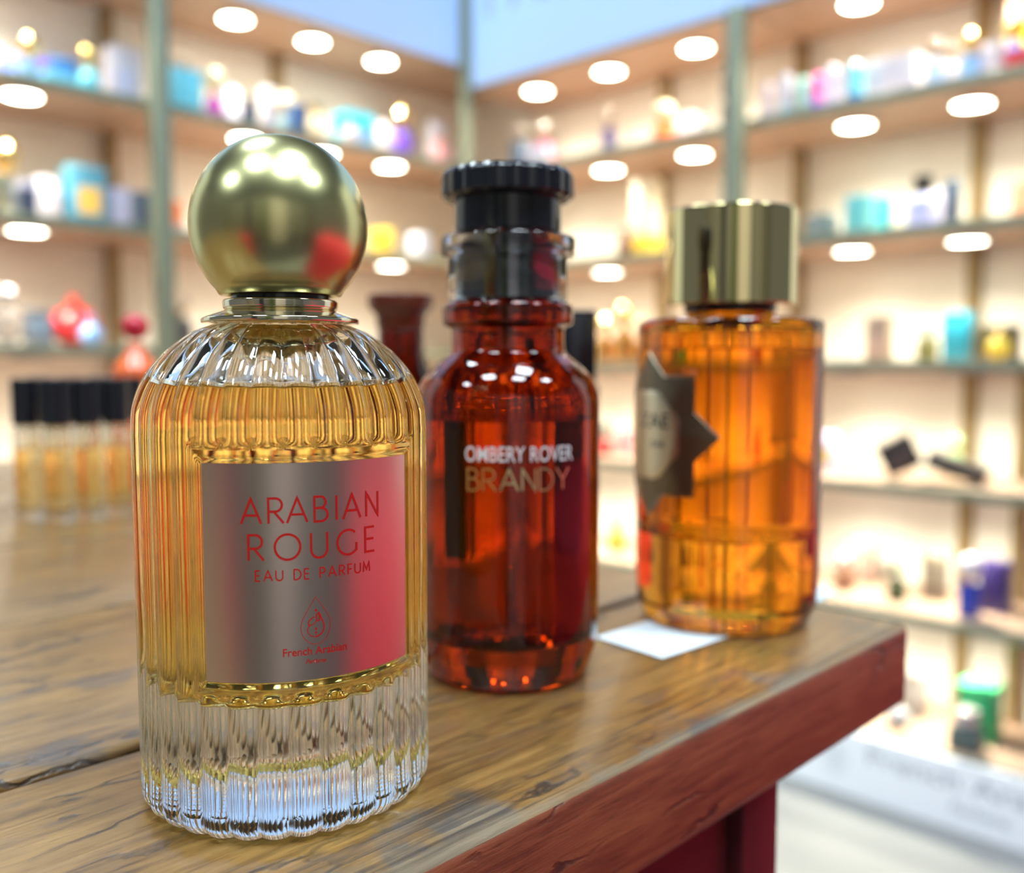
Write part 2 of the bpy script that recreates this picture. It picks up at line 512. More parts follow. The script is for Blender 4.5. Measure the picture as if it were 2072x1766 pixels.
DROP = [(0, 0), (12.4, -18), (24.4, -39), (27, -55), (22.5, -72), (13.5, -83), (0, -88), (-13.5, -83.5), (-23.5, -73), (-28.5, -57), (-25, -41), (-16, -25), (-7.5, -11), (0, 0)]
MARK = [([(4, -30), (0.5, -36), (2.5, -44), (7, -43), (4.5, -31)], 2.2),
        ([(5, -28.5), (11.5, -43), (15, -54), (13.5, -64), (6.5, -71.5), (0, -74)], 2.6),
        ([(0, -74), (-8, -72.5), (-14.5, -66.5), (-16, -59.5), (-12, -53), (-3, -49), (2, -43)], 1.7),
        ([(-3.2, -36.5), (-13, -43.5), (-13.8, -51), (-10.5, -51.5)], 2.2),
        ([(0, -56), (0, -74)], 1.2)]
def emblem(mb, cx, ytop, k, step=0.0004, lw=1.1):
    """the drop with the calligraphic stroke in it; k = size of one design unit"""
    loop = spline([Vector(p) for p in DROP[1:-1]], 5)
    pts = [DROP[0]] + loop + [DROP[0]]
    ribbon(mb, [(cx + p[0] * k, ytop + p[1] * k) for p in pts], lw * k, step)
    for pl, w in MARK:
        sp = spline([Vector(p) for p in pl], 4) if len(pl) > 2 else pl
        ribbon(mb, [(cx + p[0] * k, ytop + p[1] * k) for p in sp], w * k, step)
    for dx, dy, r in ((0, -25, 3.0), (0, -59, 2.5), (0, -66.5, 2.5)):
        mb.add([(cx + (dx + a) * k, ytop + (dy + b) * k, 0) for a, b in ((r, 0), (0, r), (-r, 0), (0, -r))], [[0, 1, 2, 3]])

# ------------------------------------------------------------------ the room
TIERS = {'left': [0.145, 0.430, 0.715, 1.000, 1.277, 1.565], 'right': [0.145, 0.427, 0.702, 0.966, 1.248, 1.532]}
BOARD = {'left': 1.872, 'right': 1.802}
DEPTH = 0.31
WALL = {'left': (K, ANG), 'right': (K, ANG - PI / 2)}       # local x along the wall, local y into it
def wall_world(side, a, off, z):
    """a = distance from the corner post along the wall; off = distance behind the shelf fronts"""
    if side == 'left': p = K - EU * a + EV * off
    else: p = K - EV * a + EU * off
    return Vector((p.x, p.y, z))
def wall_rot(side): return ANG if side == 'left' else ANG - PI / 2

def along(side, px, off):
    """how far from the corner post something seen at photo column px stands"""
    d = Vector(((px - 1036) / F_PX, math.cos(PITCH), 0))
    n = EV if side == 'left' else EU
    k = (n.dot(K) + off) / n.dot(d)
    P = d * k
    ax = -EU if side == 'left' else -EV
    return (P - K).dot(ax), P.y

fl = MB(); fl.add([(-6, -5, 0), (6, -5, 0), (6, 6, 0), (-6, 6, 0)], [[0, 1, 2, 3]])
struct(fl.build('floor', M['floor']), 'pale grey exhibition hall floor')
ce = MB().box(-6, 6, -5, 6, 4.10, 4.16)
struct(ce.build('ceiling', M['ceiling']), 'dark hall ceiling')
for side in ('left', 'right'):
    w = MB()
    if side == 'left': w.box(-3.0, DEPTH + 0.03, DEPTH, DEPTH + 0.03, 0, 2.5)
    else: w.box(-DEPTH, 3.0, DEPTH, DEPTH + 0.03, 0, 2.5)
    o = w.build('wall_' + side, M['wallpaint'], smooth=False)
    o.location = K; o.rotation_euler = (0, 0, wall_rot(side))
    struct(o, 'cream back panel of the stand')
w = MB().box(-5, 5, -3.05, -3.0, 0, 2.6)
struct(w.build('wall_back', M['beige_panel'], smooth=False), 'taupe partition across the aisle')

# shelving units: one per bay, 1 m between front posts
def shelf_unit(side, x0, x1, label, first):
    t = thing('shelving_unit', label, 'shelving unit', K, wall_rot(side), 'shelving units of the stand')
    sgn = -1 if side == 'left' else 1
    for z in TIERS[side] + [BOARD[side]]:
        top = z == BOARD[side]
        s_ = MB().box(x0, x1, 0.006, DEPTH - 0.001, z - 0.010, z + 0.008, 0.001, seg=1).build('top_board' if top else 'shelf', M['shelf'], t, smooth=False)
        MB().box(x0, x1, 0.0, 0.0058, z - 0.012, z + 0.010, 0.001, seg=1).build('edge_strip', M['alu'], s_, smooth=False)
    return t
def add_post(t, x, y, z1, name, m, w=0.020, z0=0.0):
    MB().box(x - w, x + w, y - w, y + w, z0, z1, 0.006, seg=2).build(name, m, t, smooth=True, angle=40)
LIM = {'left': [(0.002, 0.985), (0.992, 2.0)], 'right': [(0.002, 0.955), (0.962, 2.0)]}
un = {}
for side in ('left', 'right'):
    for i, (a0, a1) in enumerate(LIM[side]):
        txt = {('left', 0): 'open shelving bay with olive posts on the wall behind the gold ball cap',
               ('left', 1): 'open shelving bay behind the black capped vials, beyond the tall olive post',
               ('right', 0): 'open shelving bay behind the dark brown bottle, next to the corner post',
               ('right', 1): 'open shelving bay beyond the table corner, with the lettered plinth below'}[(side, i)]
        x0, x1 = (-a1, -a0) if side == 'left' else (a0, a1)
        if side == 'left' and i == 0: x1 = DEPTH - 0.001
        un[(side, i)] = shelf_unit(side, x0, x1, txt, i == 0)
add_post(un[('left', 0)], -0.018, -0.018, 2.45, 'corner_post', M['alu'], 0.017)
add_post(un[('left', 1)], -0.985, -0.022, 1.8615, 'post', M['alu'], 0.021, 0.1505)
add_post(un[('right', 1)], 0.945, -0.022, 1.7955, 'post', M['alu'], 0.021, 0.1505)
for side, i, a in (('left', 0, 0.47), ('left', 0, 0.965), ('left', 1, 1.48), ('right', 0, 0.52), ('right', 0, 0.945), ('right', 1, 1.385), ('right', 1, 1.86)):
    x = -a if side == 'left' else a
    tiers = TIERS[side]
    for k in range(len(tiers)):
        z0 = tiers[k] + 0.0085
        z1 = (tiers[k + 1] if k + 1 < len(tiers) else BOARD[side]) - 0.0105
        MB().box(x - 0.016, x + 0.016, DEPTH - 0.026, DEPTH - 0.0012, z0, z1, 0.003, seg=1).build('upright', M['bronze_post'], un[(side, i)], smooth=False)
un_l = MB().box(1.50 - 0.014, 1.50 + 0.014, DEPTH - 0.026, DEPTH - 0.0012, TIERS['right'][2] + 0.009, TIERS['right'][3] - 0.011, 0.003, seg=1)
un_l.build('upright', M['bronze_post'], un[('right', 1)], smooth=False)
MB().box(1.50 - 0.014, 1.50 + 0.014, DEPTH - 0.026, DEPTH - 0.0012, TIERS['right'][0] + 0.009, TIERS['right'][1] - 0.011, 0.003, seg=1).build('upright', M['bronze_post'], un[('right', 1)], smooth=False)
MB().box(1.50 - 0.014, 1.50 + 0.014, DEPTH - 0.026, DEPTH - 0.0012, TIERS['right'][1] + 0.009, TIERS['right'][2] - 0.011, 0.003, seg=1).build('upright', M['bronze_post'], un[('right', 1)], smooth=False)

# fascia above and plinth below
def fascia(side, a0, a1, z0, z1, name, label, m, y=-0.012):
    x0, x1 = (-a1, -a0) if side == 'left' else (a0, a1)
    t = thing(name, label, 'sign', K, wall_rot(side))
    MB().box(x0, x1, y, y + 0.010, z0, z1, 0.001, seg=1).build('panel', m, t, smooth=False)
    return t
hl = fascia('left', 0.037, 2.0, 1.862, 2.45, 'fascia_board', 'plain pale blue white fascia board over the shelves behind the gold ball cap', M['header'])
hr = fascia('right', 0.037, 2.0, 1.796, 2.45, 'fascia_board', 'pale blue white fascia board with cut off grey lettering, above the corner shelves', M['header'])
flat = lambda y: (lambda u, v, w: (u, y - w, v))
# the fascia's letters start beside the corner post, only their feet show below the frame
fx = MB(); font_text(fx, 'French Arabian', 1.30, 0.10, 1.985, 0.004, height=0.17)
fx.warp(flat(-0.0128)).build('lettering', M['grey_ink'], hr, smooth=False)
pr = fascia('right', 0.037, 2.0, 0.002, 0.150, 'plinth_board', 'white lettered plinth board along the floor below the lowest shelf', M['plinth'])
px_ = MB(); font_text(px_, 'French Arabian', 0.44, 1.30, 0.088, 0.004, height=0.038)
px_.warp(flat(-0.0128)).build('lettering', M['grey_ink'], pr, smooth=False)
px_ = MB(); font_text(px_, 'Perfume', 0.115, 1.475, 0.040, 0.0, 0.2)
px_.warp(flat(-0.0128)).build('lettering', M['grey_ink'], pr, smooth=False)
pe = MB(); emblem(pe, 1.225, 0.128, 0.00095, step=0.005, lw=2.0)
pe.warp(flat(-0.0128)).build('emblem', M['grey_ink'], pr, smooth=False)
pl = fascia('left', 0.037, 2.0, 0.002, 0.150, 'plinth_board', 'white plain plinth board along the floor behind the vials', M['plinth'])

# puck lights under every board
def make_puck():
    t = thing('puck_light', 'x', 'lamp')
    MB().lathe(fillet(mm([(0, 0), (40, 0, 0), (40, -11.3, 1.2), (37, -11.3, 1.0), (37, -8.5, 0)])), 32, flip=True).build('rim', M['steel'], t, angle=35)
    MB().lathe(mm([(0, -9.3), (24, -9.3), (36.8, -9.3)]), 32, flip=True).build('diffuser', M['puck'], t)
    ld = bpy.data.lights.new('beam', 'SPOT')
    ld.energy = PUCK_W; ld.color = PUCK_C; ld.shadow_soft_size = 0.012; ld.spot_size = R_(138); ld.spot_blend = 1.0
    lo = bpy.data.objects.new('beam', ld); COL.objects.link(lo)
    lo.location = (0, 0, -0.0125); lo.parent = t
    return t
puck0 = make_puck()
puck_used = [False]
TN = {6: 'top board', 5: 'highest shelf', 4: 'second shelf', 3: 'eye level shelf', 2: 'waist high shelf', 1: 'knee high shelf'}
PUCKS = {'left': [0.240, 0.475, 0.710, 1.250, 1.500], 'right': [0.185, 0.455, 0.740, 1.172, 1.425]}
PN = [' nearest the corner post', ' second from the corner post', ' third from the corner post', ' just past the tall olive post', ' furthest past the tall olive post']
for side in ('left', 'right'):
    zs = TIERS[side] + [BOARD[side]]
    for k in range(6, 0, -1):
        for i, a in enumerate(PUCKS[side]):
            o = puck0 if not puck_used[0] else dup(puck0)
            puck_used[0] = True
            off = 0.12 if side == 'right' else (0.11 if k == 6 else 0.07)
            o.location = wall_world(side, a, off, zs[k] - 0.0101)
            o.rotation_euler = (0, 0, wall_rot(side))
            o['label'] = 'warm puck light under the %s %s,%s' % (side, TN[k], PN[i])
            o['group'] = 'puck lights under the shelf boards'

# hall ceiling lights
def make_hall():
    t = thing('ceiling_panel_light', 'x', 'lamp')
    MB().box(-0.33, 0.33, -0.33, 0.33, -0.05, 0.0, 0.004).build('housing', M['steel'], t, smooth=False)
    d = MB(); d.add([(-0.31, -0.31, -0.052), (-0.31, 0.31, -0.052), (0.31, 0.31, -0.052), (0.31, -0.31, -0.052)], [[0, 1, 2, 3]])
    d.build('diffuser', M['hall_panel'], t, smooth=False)
    return t
HL = [(-0.95, -0.55), (0.70, 0.15), (-3.1, -1.2), (-1.15, 1.75), (2.3, -0.5), (0.6, -0.95)]  # last panel added behind the lens for more frontal light
h0 = make_hall()
for i, (x, y) in enumerate(HL):
    o = h0 if i == 0 else dup(h0)
    o.location = (x, y, 4.0999)
    o['group'] = 'square ceiling panels over the hall'
    o['label'] = 'square cool white ceiling panel out of the picture, seen as highlights, one added as fill'

# ------------------------------------------------------------------ things on the shelves
cmat = {}
def C(col, rough=0.3, metal=0.0, trans=0.0):
    k = (col, rough, metal, trans)
    if k not in cmat: cmat[k] = mat('finish_%d' % len(cmat), col, rough, metal, trans, coat=0.0)
    return cmat[k]
GOLD = C((0.85, 0.62, 0.25), 0.2, 1.0)
CLEARBALL = C((0.96, 0.93, 0.9), 0.02, 0.0, 0.95)
DARK = C((0.02, 0.022, 0.03), 0.3)

def carton(t, w, h, d, body, panel=None, lid=None, band=None):
    MB().box(-w / 2, w / 2, -d / 2, d / 2, 0.0005, h * (0.78 if lid else 1), min(0.003, w * 0.05)).build('carton', body, t, smooth=True, angle=30)
    if lid:
        MB().box(-w / 2 - 0.001, w / 2 + 0.001, -d / 2 - 0.001, d / 2 + 0.001, h * 0.78, h, min(0.003, w * 0.05)).build('lid', lid, t, smooth=True, angle=30)
    if panel:
        MB().box(-w * 0.32, w * 0.32, -d / 2 - 0.0012, -d / 2 + 0.0002, h * 0.22, h * 0.66, 0.0004, seg=1).build('printed_panel', panel, t, smooth=False)
    if band:
        MB().box(-w / 2 - 0.0008, w / 2 + 0.0008, -d / 2 - 0.0008, d / 2 + 0.0008, h * 0.05, h * 0.3, 0.0004, seg=1).build('band', band, t, smooth=False)

def flask(t, w, h, d, body, capm, shape='round', cap='cyl', capr=0.45, caph=0.3, collar=True):
    hb = h * (1 - caph)
    ch = h * caph
    m = MB()
    if shape == 'round':
        m.lathe(fillet([(0, 0.0005), (w / 2 * 0.92, 0.0005, w * 0.06), (w / 2, h * 0.08, w * 0.05), (w / 2, hb * 0.82, w * 0.16), (w * 0.17, hb * 0.96, w * 0.06), (w * 0.15, hb, 0.001), (0, hb)]), 28)
    elif shape == 'ball':
        pr_ = [(0, 0.0005), (w * 0.2, 0.0005)] + [(w / 2 * math.sin(a), hb * 0.5 - hb * 0.48 * math.cos(a)) for a in [0.5 + 0.22 * i for i in range(11)]] + [(w * 0.14, hb), (0, hb)]
        m.lathe(pr_, 28)
    elif shape == 'drop':
        pr_ = spline([Vector(p) for p in ((0.0, 0.0005), (w * 0.36, 0.0006), (w * 0.5, hb * 0.28), (w * 0.42, hb * 0.6), (w * 0.2, hb * 0.88), (w * 0.14, hb))], 5) + [(0, hb)]
        m.lathe([(max(0, r), max(0.0005, z)) for r, z in pr_], 28)
    else:
        m.box(-w / 2, w / 2, -d / 2, d / 2, 0.0005, hb * 0.94, min(w, d) * 0.12, seg=3)
        m.lathe([(w * 0.16, hb * 0.93), (w * 0.16, hb), (0, hb)], 20)
    m.build('flask', body, t, angle=50)
    if collar:
        MB().lathe(fillet([(0, hb - 0.001), (w * 0.2, hb - 0.001, 0.0006), (w * 0.2, hb + ch * 0.14, 0.0006), (0, hb + ch * 0.14)]), 20).build('collar', GOLD, t, angle=40)
    z0 = hb + ch * 0.10
    r = w * capr
    if cap == 'ball':
        rb = (h - z0) / 2
        rr = min(r, rb * 1.2)
        pr_ = [(rr * math.sin(a), z0 + rb - rb * math.cos(a)) for a in [PI * i / 14 for i in range(15)]]
        pr_[0] = (0, z0); pr_[-1] = (0, h)
        MB().lathe(pr_, 24).build('cap', capm, t)
    elif cap == 'drop':
        pr_ = spline([Vector(p) for p in ((0, z0), (r, z0 + (h - z0) * 0.3), (r * 0.6, z0 + (h - z0) * 0.66), (0.0005, h))], 5)
        pr_ = [(max(0.0, a), b) for a, b in pr_]; pr_[0] = (0, z0); pr_[-1] = (0, h)
        MB().lathe(pr_, 24).build('cap', capm, t)
    else:
        MB().lathe(fillet([(0, z0), (r, z0, r * 0.1), (r, h, r * 0.12), (0, h)]), 24).build('cap', capm, t, angle=40)

def tube_vial(t, w, h, body, capm, cut=0.3):
    MB().lathe(fillet([(0, 0.0005), (w / 2, 0.0005, w * 0.05), (w / 2, h * cut, 0), (0, h * cut)]), 20).build('base_cap', capm, t, angle=40)
    MB().lathe(fillet([(0, h * cut), (w / 2 * 0.94, h * cut, 0), (w / 2 * 0.94, h * 0.9, w * 0.2), (w * 0.12, h, w * 0.1), (0, h)]), 20).build('tube', body, t, angle=50)

ITEMS = []
def item(side, tier, px, wpx, hpx, kind, label, off=0.10, rot=0.0, cat=None, group=None, **kw):
    a, Y = along(side, px, off)
    z = TIERS[side][tier] + 0.008
    w = wpx * Y / F_PX; h = hpx * Y / F_PX
    loc = wall_world(side, a, off, z)
    face = math.atan2(loc.x, loc.y) * -1
    rz = wall_rot(side) + rot
    nm = {'carton': 'perfume_carton', 'flask': 'perfume_bottle', 'tube': 'perfume_tube'}[kind]
    t = thing(nm, label, cat or {'carton': 'box', 'flask': 'bottle', 'tube': 'tube'}[kind], loc, rz, group)
    k = 0.80 if kind == 'carton' else 1.0        # cartons turn a corner to the lens
    w = w * k
    d = kw.pop('d', None) or w * 0.75
    if kind == 'carton': carton(t, w, h, d, **kw)
    elif kind == 'flask': flask(t, w, h, d, **kw)
    else: tube_vial(t, w, h, **kw)
    return t

white = C((0.60, 0.58, 0.66), 0.4); lav = C((0.62, 0.64, 0.86), 0.4); navy = C((0.03, 0.06, 0.14), 0.3)
blue = C((0.05, 0.22, 0.60), 0.3); violet = C((0.22, 0.10, 0.75), 0.25); cyan = C((0.20, 0.72, 0.90), 0.3)
teal = C((0.05, 0.42, 0.50), 0.3); slate = C((0.10, 0.14, 0.20), 0.35); olive = C((0.34, 0.33, 0.22), 0.4)
cream = C((0.86, 0.74, 0.50), 0.35); orange = C((0.90, 0.20, 0.04), 0.3); red = C((0.62, 0.03, 0.04), 0.3)
magenta = C((0.48, 0.03, 0.40), 0.25); pink = C((0.86, 0.14, 0.42), 0.3); yellow = C((0.90, 0.66, 0.06), 0.3)
brown = C((0.16, 0.07, 0.04), 0.3); taupe = C((0.34, 0.26, 0.20), 0.4); black = C((0.02, 0.02, 0.022), 0.3)
green = C((0.02, 0.34, 0.14), 0.3); silver = C((0.6, 0.62, 0.66), 0.25, 1.0); turq = C((0.03, 0.45, 0.66), 0.3)
peach = C((0.86, 0.45, 0.26), 0.4); rose = C((0.80, 0.40, 0.42), 0.4); mint = C((0.45, 0.80, 0.70), 0.2)
clearg = C((0.95, 0.97, 1.0), 0.03, 0.0, 0.92); lilac = C((0.66, 0.58, 0.86), 0.3); skyb = C((0.25, 0.50, 0.85), 0.25)

# left-hand wall, top tier
item('left', 5, 50, 52, 78, 'carton', 'blue violet carton on the highest shelf beside a gold ball bottle', off=0.2, body=C((0.20, 0.24, 0.80), 0.3), panel=skyb)
item('left', 5, 88, 34, 104, 'flask', 'pale blue bottle with gold ball cap before the blue violet carton', off=0.10, body=C((0.28, 0.55, 0.80), 0.2), capm=GOLD, cap='ball', capr=0.55, caph=0.42)
item('left', 5, 112, 26, 86, 'carton', 'slim violet carton on the highest shelf between gold capped bottles', off=0.22, body=violet)
item('left', 5, 152, 62, 92, 'carton', 'mid blue carton on the highest shelf behind the flat cyan box', off=0.21, body=blue, lid=C((0.04, 0.18, 0.5), 0.3))
item('left', 5, 205, 40, 104, 'flask', 'light cyan bottle with gold ball cap near the tall olive post', off=0.09, body=cyan, capm=GOLD, cap='ball', capr=0.42, caph=0.42, shape='ball')
item('left', 5, 142, 78, 26, 'carton', 'flat light cyan box lying on the highest shelf', off=0.06, body=cyan, d=0.06)
item('left', 5, 268, 80, 120, 'carton', 'plain white carton beside the tall olive post, highest shelf', off=0.15, body=white, panel=lav)
item('left', 5, 14, 40, 100, 'carton', 'white carton cut by the picture edge on the highest shelf', off=0.23, body=white)
item('left', 5, 384, 40, 150, 'flask', 'yellow bottle with clear ball stopper behind a cyan cube', off=0.17, body=yellow, capm=CLEARBALL, cap='ball', capr=0.42, caph=0.32)
item('left', 5, 386, 84, 80, 'carton', 'cyan cube carton just past the tall olive post', off=0.045, body=cyan, d=0.06)
item('left', 5, 448, 42, 108, 'flask', 'magenta bottle with cream round cap on the highest shelf', off=0.10, body=magenta, capm=cream, cap='ball', capr=0.48, caph=0.42, shape='drop')
item('left', 5, 482, 34, 96, 'carton', 'pale lavender carton beside the magenta bottle', off=0.2, body=lav)
item('left', 5, 518, 28, 62, 'flask', 'small navy bottle with flat cap on the highest shelf', off=0.08, body=navy, capm=navy, cap='cyl', capr=0.4, caph=0.25, shape='square', collar=False)
item('left', 5, 555, 34, 98, 'carton', 'tall white carton beside the small navy bottle', off=0.13, body=white, band=lav)
item('left', 5, 588, 36, 92, 'flask', 'pale teal bottle with large cream cap', off=0.12, body=C((0.35, 0.55, 0.58), 0.2), capm=cream, cap='ball', capr=0.5, caph=0.45)
item('left', 5, 612, 34, 58, 'carton', 'navy blue box in front of the pale teal bottle', off=0.05, body=C((0.05, 0.12, 0.30), 0.3), d=0.05)
item('left', 5, 648, 30, 84, 'carton', 'slim cream gold carton on the highest shelf', off=0.13, body=cream, lid=GOLD)
item('left', 5, 722, 84, 82, 'carton', 'turquoise blue carton on the highest shelf behind a white ball', off=0.15, body=turq, panel=skyb)
item('left', 5, 716, 36, 52, 'flask', 'white ball shaped bottle in front of the turquoise carton', off=0.06, body=white, capm=white, cap='ball', capr=0.3, caph=0.25, shape='ball')
item('left', 5, 820, 42, 112, 'flask', 'violet blue bottle with golden teardrop stopper', off=0.09, body=violet, capm=GOLD, cap='drop', capr=0.5, caph=0.42, shape='ball')
item('left', 5, 782, 34, 86, 'carton', 'white carton between the turquoise carton and the violet bottle', off=0.2, body=white)
item('left', 5, 885, 40, 100, 'carton', 'white carton with an orange print near the corner post', off=0.15, body=white, panel=orange)
item('left', 5, 896, 34, 42, 'carton', 'small rose red box before the orange printed carton', off=0.06, body=rose, d=0.04)
# left-hand wall, second tier
item('left', 4, 33, 40, 168, 'flask', 'dark bottle with stacked gold ball stopper at the picture edge', off=0.17, body=slate, capm=GOLD, cap='ball', capr=0.6, caph=0.5, shape='square')
item('left', 4, 14, 54, 78, 'carton', 'olive carton cut by the picture edge on the second shelf', off=0.06, body=olive, d=0.05)
item('left', 4, 72, 32, 72, 'carton', 'dark navy box with pale blue lid beside the olive carton', off=0.07, body=navy, lid=lav, d=0.05)
item('left', 4, 112, 50, 92, 'carton', 'white carton between the navy box and the blue carton', off=0.14, body=white)
item('left', 4, 186, 88, 120, 'carton', 'steel blue carton with a golden emblem on the second shelf', off=0.14, body=C((0.06, 0.30, 0.48), 0.3), panel=C((0.80, 0.52, 0.12), 0.35), lid=C((0.14, 0.40, 0.55), 0.3))
item('left', 4, 256, 52, 88, 'carton', 'pale lavender blue carton on the second shelf', off=0.16, body=lav)
item('left', 4, 300, 42, 78, 'carton', 'dark slate carton next to the tall olive post', off=0.10, body=slate)
item('left', 4, 362, 42, 66, 'carton', 'orange red carton just past the tall olive post', off=0.09, body=orange, band=C((0.5, 0.5, 0.55), 0.4))
item('left', 4, 775, 46, 54, 'carton', 'yellow box beside the gold ball cap', off=0.10, body=yellow, d=0.05)
item('left', 4, 850, 40, 52, 'carton', 'pale blue white box near the black disc cap', off=0.10, body=C((0.75, 0.80, 0.92), 0.4), d=0.05)
# left-hand wall, eye level tier
item('left', 3, 24, 62, 118, 'flask', 'large clear bottle with pearl cap at the picture edge', off=0.07, body=clearg, capm=white, cap='ball', capr=0.3, caph=0.25, shape='ball')
item('left', 3, 84, 60, 74, 'carton', 'black carton with a silver top on the eye level shelf', off=0.12, body=slate, lid=C((0.3, 0.32, 0.36), 0.2, 0.8))
item('left', 3, 160, 98, 104, 'flask', 'wide red heart shaped bottle on the eye level shelf', off=0.14, body=red, capm=red, cap='ball', capr=0.25, caph=0.2, shape='ball')
item('left', 3, 192, 44, 62, 'flask', 'light blue ball bottle before the red bottle', off=0.05, body=C((0.30, 0.55, 0.95), 0.15), capm=skyb, cap='ball', capr=0.3, caph=0.25, shape='ball')
item('left', 3, 370, 50, 108, 'flask', 'dark grey bottle with clear round cap past the tall post', off=0.09, body=C((0.06, 0.06, 0.07), 0.3), capm=CLEARBALL, cap='ball', capr=0.45, caph=0.38)

# right-hand wall, top tier
item('right', 5, 1050, 30, 100, 'flask', 'slate grey bottle with clear round stopper behind the black disc cap', off=0.10, body=slate, capm=CLEARBALL, cap='ball', capr=0.6, caph=0.3, shape='square')
item('right', 5, 1102, 46, 94, 'flask', 'pink magenta bottle with clear round stopper', off=0.12, body=pink, capm=CLEARBALL, cap='ball', capr=0.42, caph=0.34)
item('right', 5, 1092, 60, 40, 'carton', 'low white box under the pink magenta bottle', off=0.05, body=white, d=0.03)
item('right', 5, 1228, 22, 96, 'flask', 'slim violet grey bottle with clear round stopper', off=0.10, body=C((0.12, 0.10, 0.30), 0.3), capm=CLEARBALL, cap='ball', capr=0.6, caph=0.36, shape='square')
item('right', 5, 1336, 42, 92, 'flask', 'orange bottle with cream gold cap on the highest shelf', off=0.12, body=orange, capm=cream, cap='ball', capr=0.5, caph=0.42)
item('right', 5, 1385, 58, 72, 'carton', 'white carton beside the orange bottle', off=0.2, body=white)
item('right', 5, 1464, 34, 116, 'flask', 'dark brown bottle with amber ring beside the olive post', off=0.10, body=brown, capm=brown, cap='cyl', capr=0.42, caph=0.4)
item('right', 5, 1541, 28, 84, 'tube', 'pale rose tube standing nearest the olive post', off=0.08, body=C((0.85, 0.72, 0.74), 0.2), capm=C((0.7, 0.65, 0.72), 0.3), group='row of slim tubes on the highest shelf')
item('right', 5, 1576, 32, 92, 'tube', 'white tube with pale teal base in the row of tubes', off=0.07, body=white, capm=C((0.42, 0.60, 0.68), 0.3), group='row of slim tubes on the highest shelf')
item('right', 5, 1611, 26, 80, 'tube', 'mint white tube with olive grey base in the row of tubes', off=0.08, body=mint, capm=C((0.45, 0.46, 0.42), 0.3), group='row of slim tubes on the highest shelf')
item('right', 5, 1636, 26, 84, 'tube', 'hot pink tube on a violet base in the row of tubes', off=0.09, body=pink, capm=C((0.35, 0.22, 0.70), 0.3), cut=0.4, group='row of slim tubes on the highest shelf')
item('right', 5, 1668, 32, 88, 'tube', 'white lilac tube beside the hot pink tube', off=0.07, body=C((0.86, 0.74, 0.90), 0.2), capm=lilac, cut=0.2, group='row of slim tubes on the highest shelf')
item('right', 5, 1712, 36, 88, 'tube', 'bright cyan tube on blue base, last of the row', off=0.08, body=cyan, capm=blue, cut=0.3, group='row of slim tubes on the highest shelf')
item('right', 5, 1795, 120, 92, 'carton', 'wide white carton between the cyan tube and a blue bottle', off=0.14, body=white)
item('right', 5, 1866, 32, 108, 'flask', 'pale blue bottle with clear round stopper beside the wide white carton', off=0.08, body=C((0.45, 0.62, 0.86), 0.2), capm=CLEARBALL, cap='ball', capr=0.5, caph=0.35)
item('right', 5, 1896, 32, 104, 'flask', 'white bottle with clear round stopper next to the pale blue bottle', off=0.13, body=white, capm=CLEARBALL, cap='ball', capr=0.45, caph=0.32)
item('right', 5, 1936, 38, 112, 'flask', 'sky blue bottle with golden ball cap on brown base', off=0.10, body=skyb, capm=GOLD, cap='ball', capr=0.45, caph=0.38)
item('right', 5, 1976, 46, 84, 'carton', 'white carton next to the sky blue bottle', off=0.12, body=white)
item('right', 5, 2022, 42, 112, 'flask', 'blue ball bottle with yellow cap before a red box', off=0.07, body=C((0.30, 0.36, 0.86), 0.2), capm=yellow, cap='ball', capr=0.5, caph=0.36, shape='ball')
item('right', 5, 2030, 60, 40, 'carton', 'low red box beneath the blue ball bottle', off=0.035, body=red, d=0.02)
item('right', 5, 2052, 90, 190, 'carton', 'tall peach orange carton cut by the picture edge', off=0.22, body=peach, panel=yellow)
# right-hand wall, second tier
item('right', 4, 1262, 32, 62, 'flask', 'small brown bottle behind the clear sleeve of the dark bottle', off=0.12, body=brown, capm=brown, cap='cyl', capr=0.35, caph=0.3)
item('right', 4, 1305, 62, 160, 'carton', 'tall cream carton with yellow foot on the second shelf', off=0.17, body=C((0.86, 0.80, 0.62), 0.35), band=yellow)
item('right', 4, 1652, 54, 76, 'flask', 'clear bottle with slate centre beside the gold cylinder cap', off=0.10, body=C((0.25, 0.33, 0.36), 0.1, 0.0, 0.5), capm=CLEARBALL, cap='ball', capr=0.3, caph=0.3, shape='square')
item('right', 4, 1728, 56, 78, 'carton', 'light teal carton on the second shelf', off=0.08, body=C((0.16, 0.55, 0.56), 0.3), d=0.05)
item('right', 4, 1764, 56, 84, 'carton', 'dark teal carton behind the light teal carton', off=0.19, body=teal)
item('right', 4, 1852, 62, 108, 'flask', 'lavender bottle with black cap and dark side knobs', off=0.10, body=C((0.45, 0.50, 0.82), 0.2), capm=black, cap='cyl', capr=0.3, caph=0.3)
item('right', 4, 1890, 40, 92, 'carton', 'white carton behind the lavender bottle', off=0.2, body=white)
item('right', 4, 1910, 34, 98, 'carton', 'slim slate carton beside the lavender bottle', off=0.13, body=slate)
item('right', 4, 2060, 66, 88, 'carton', 'peach carton cut by the picture edge on the second shelf', off=0.15, body=peach, lid=cream)
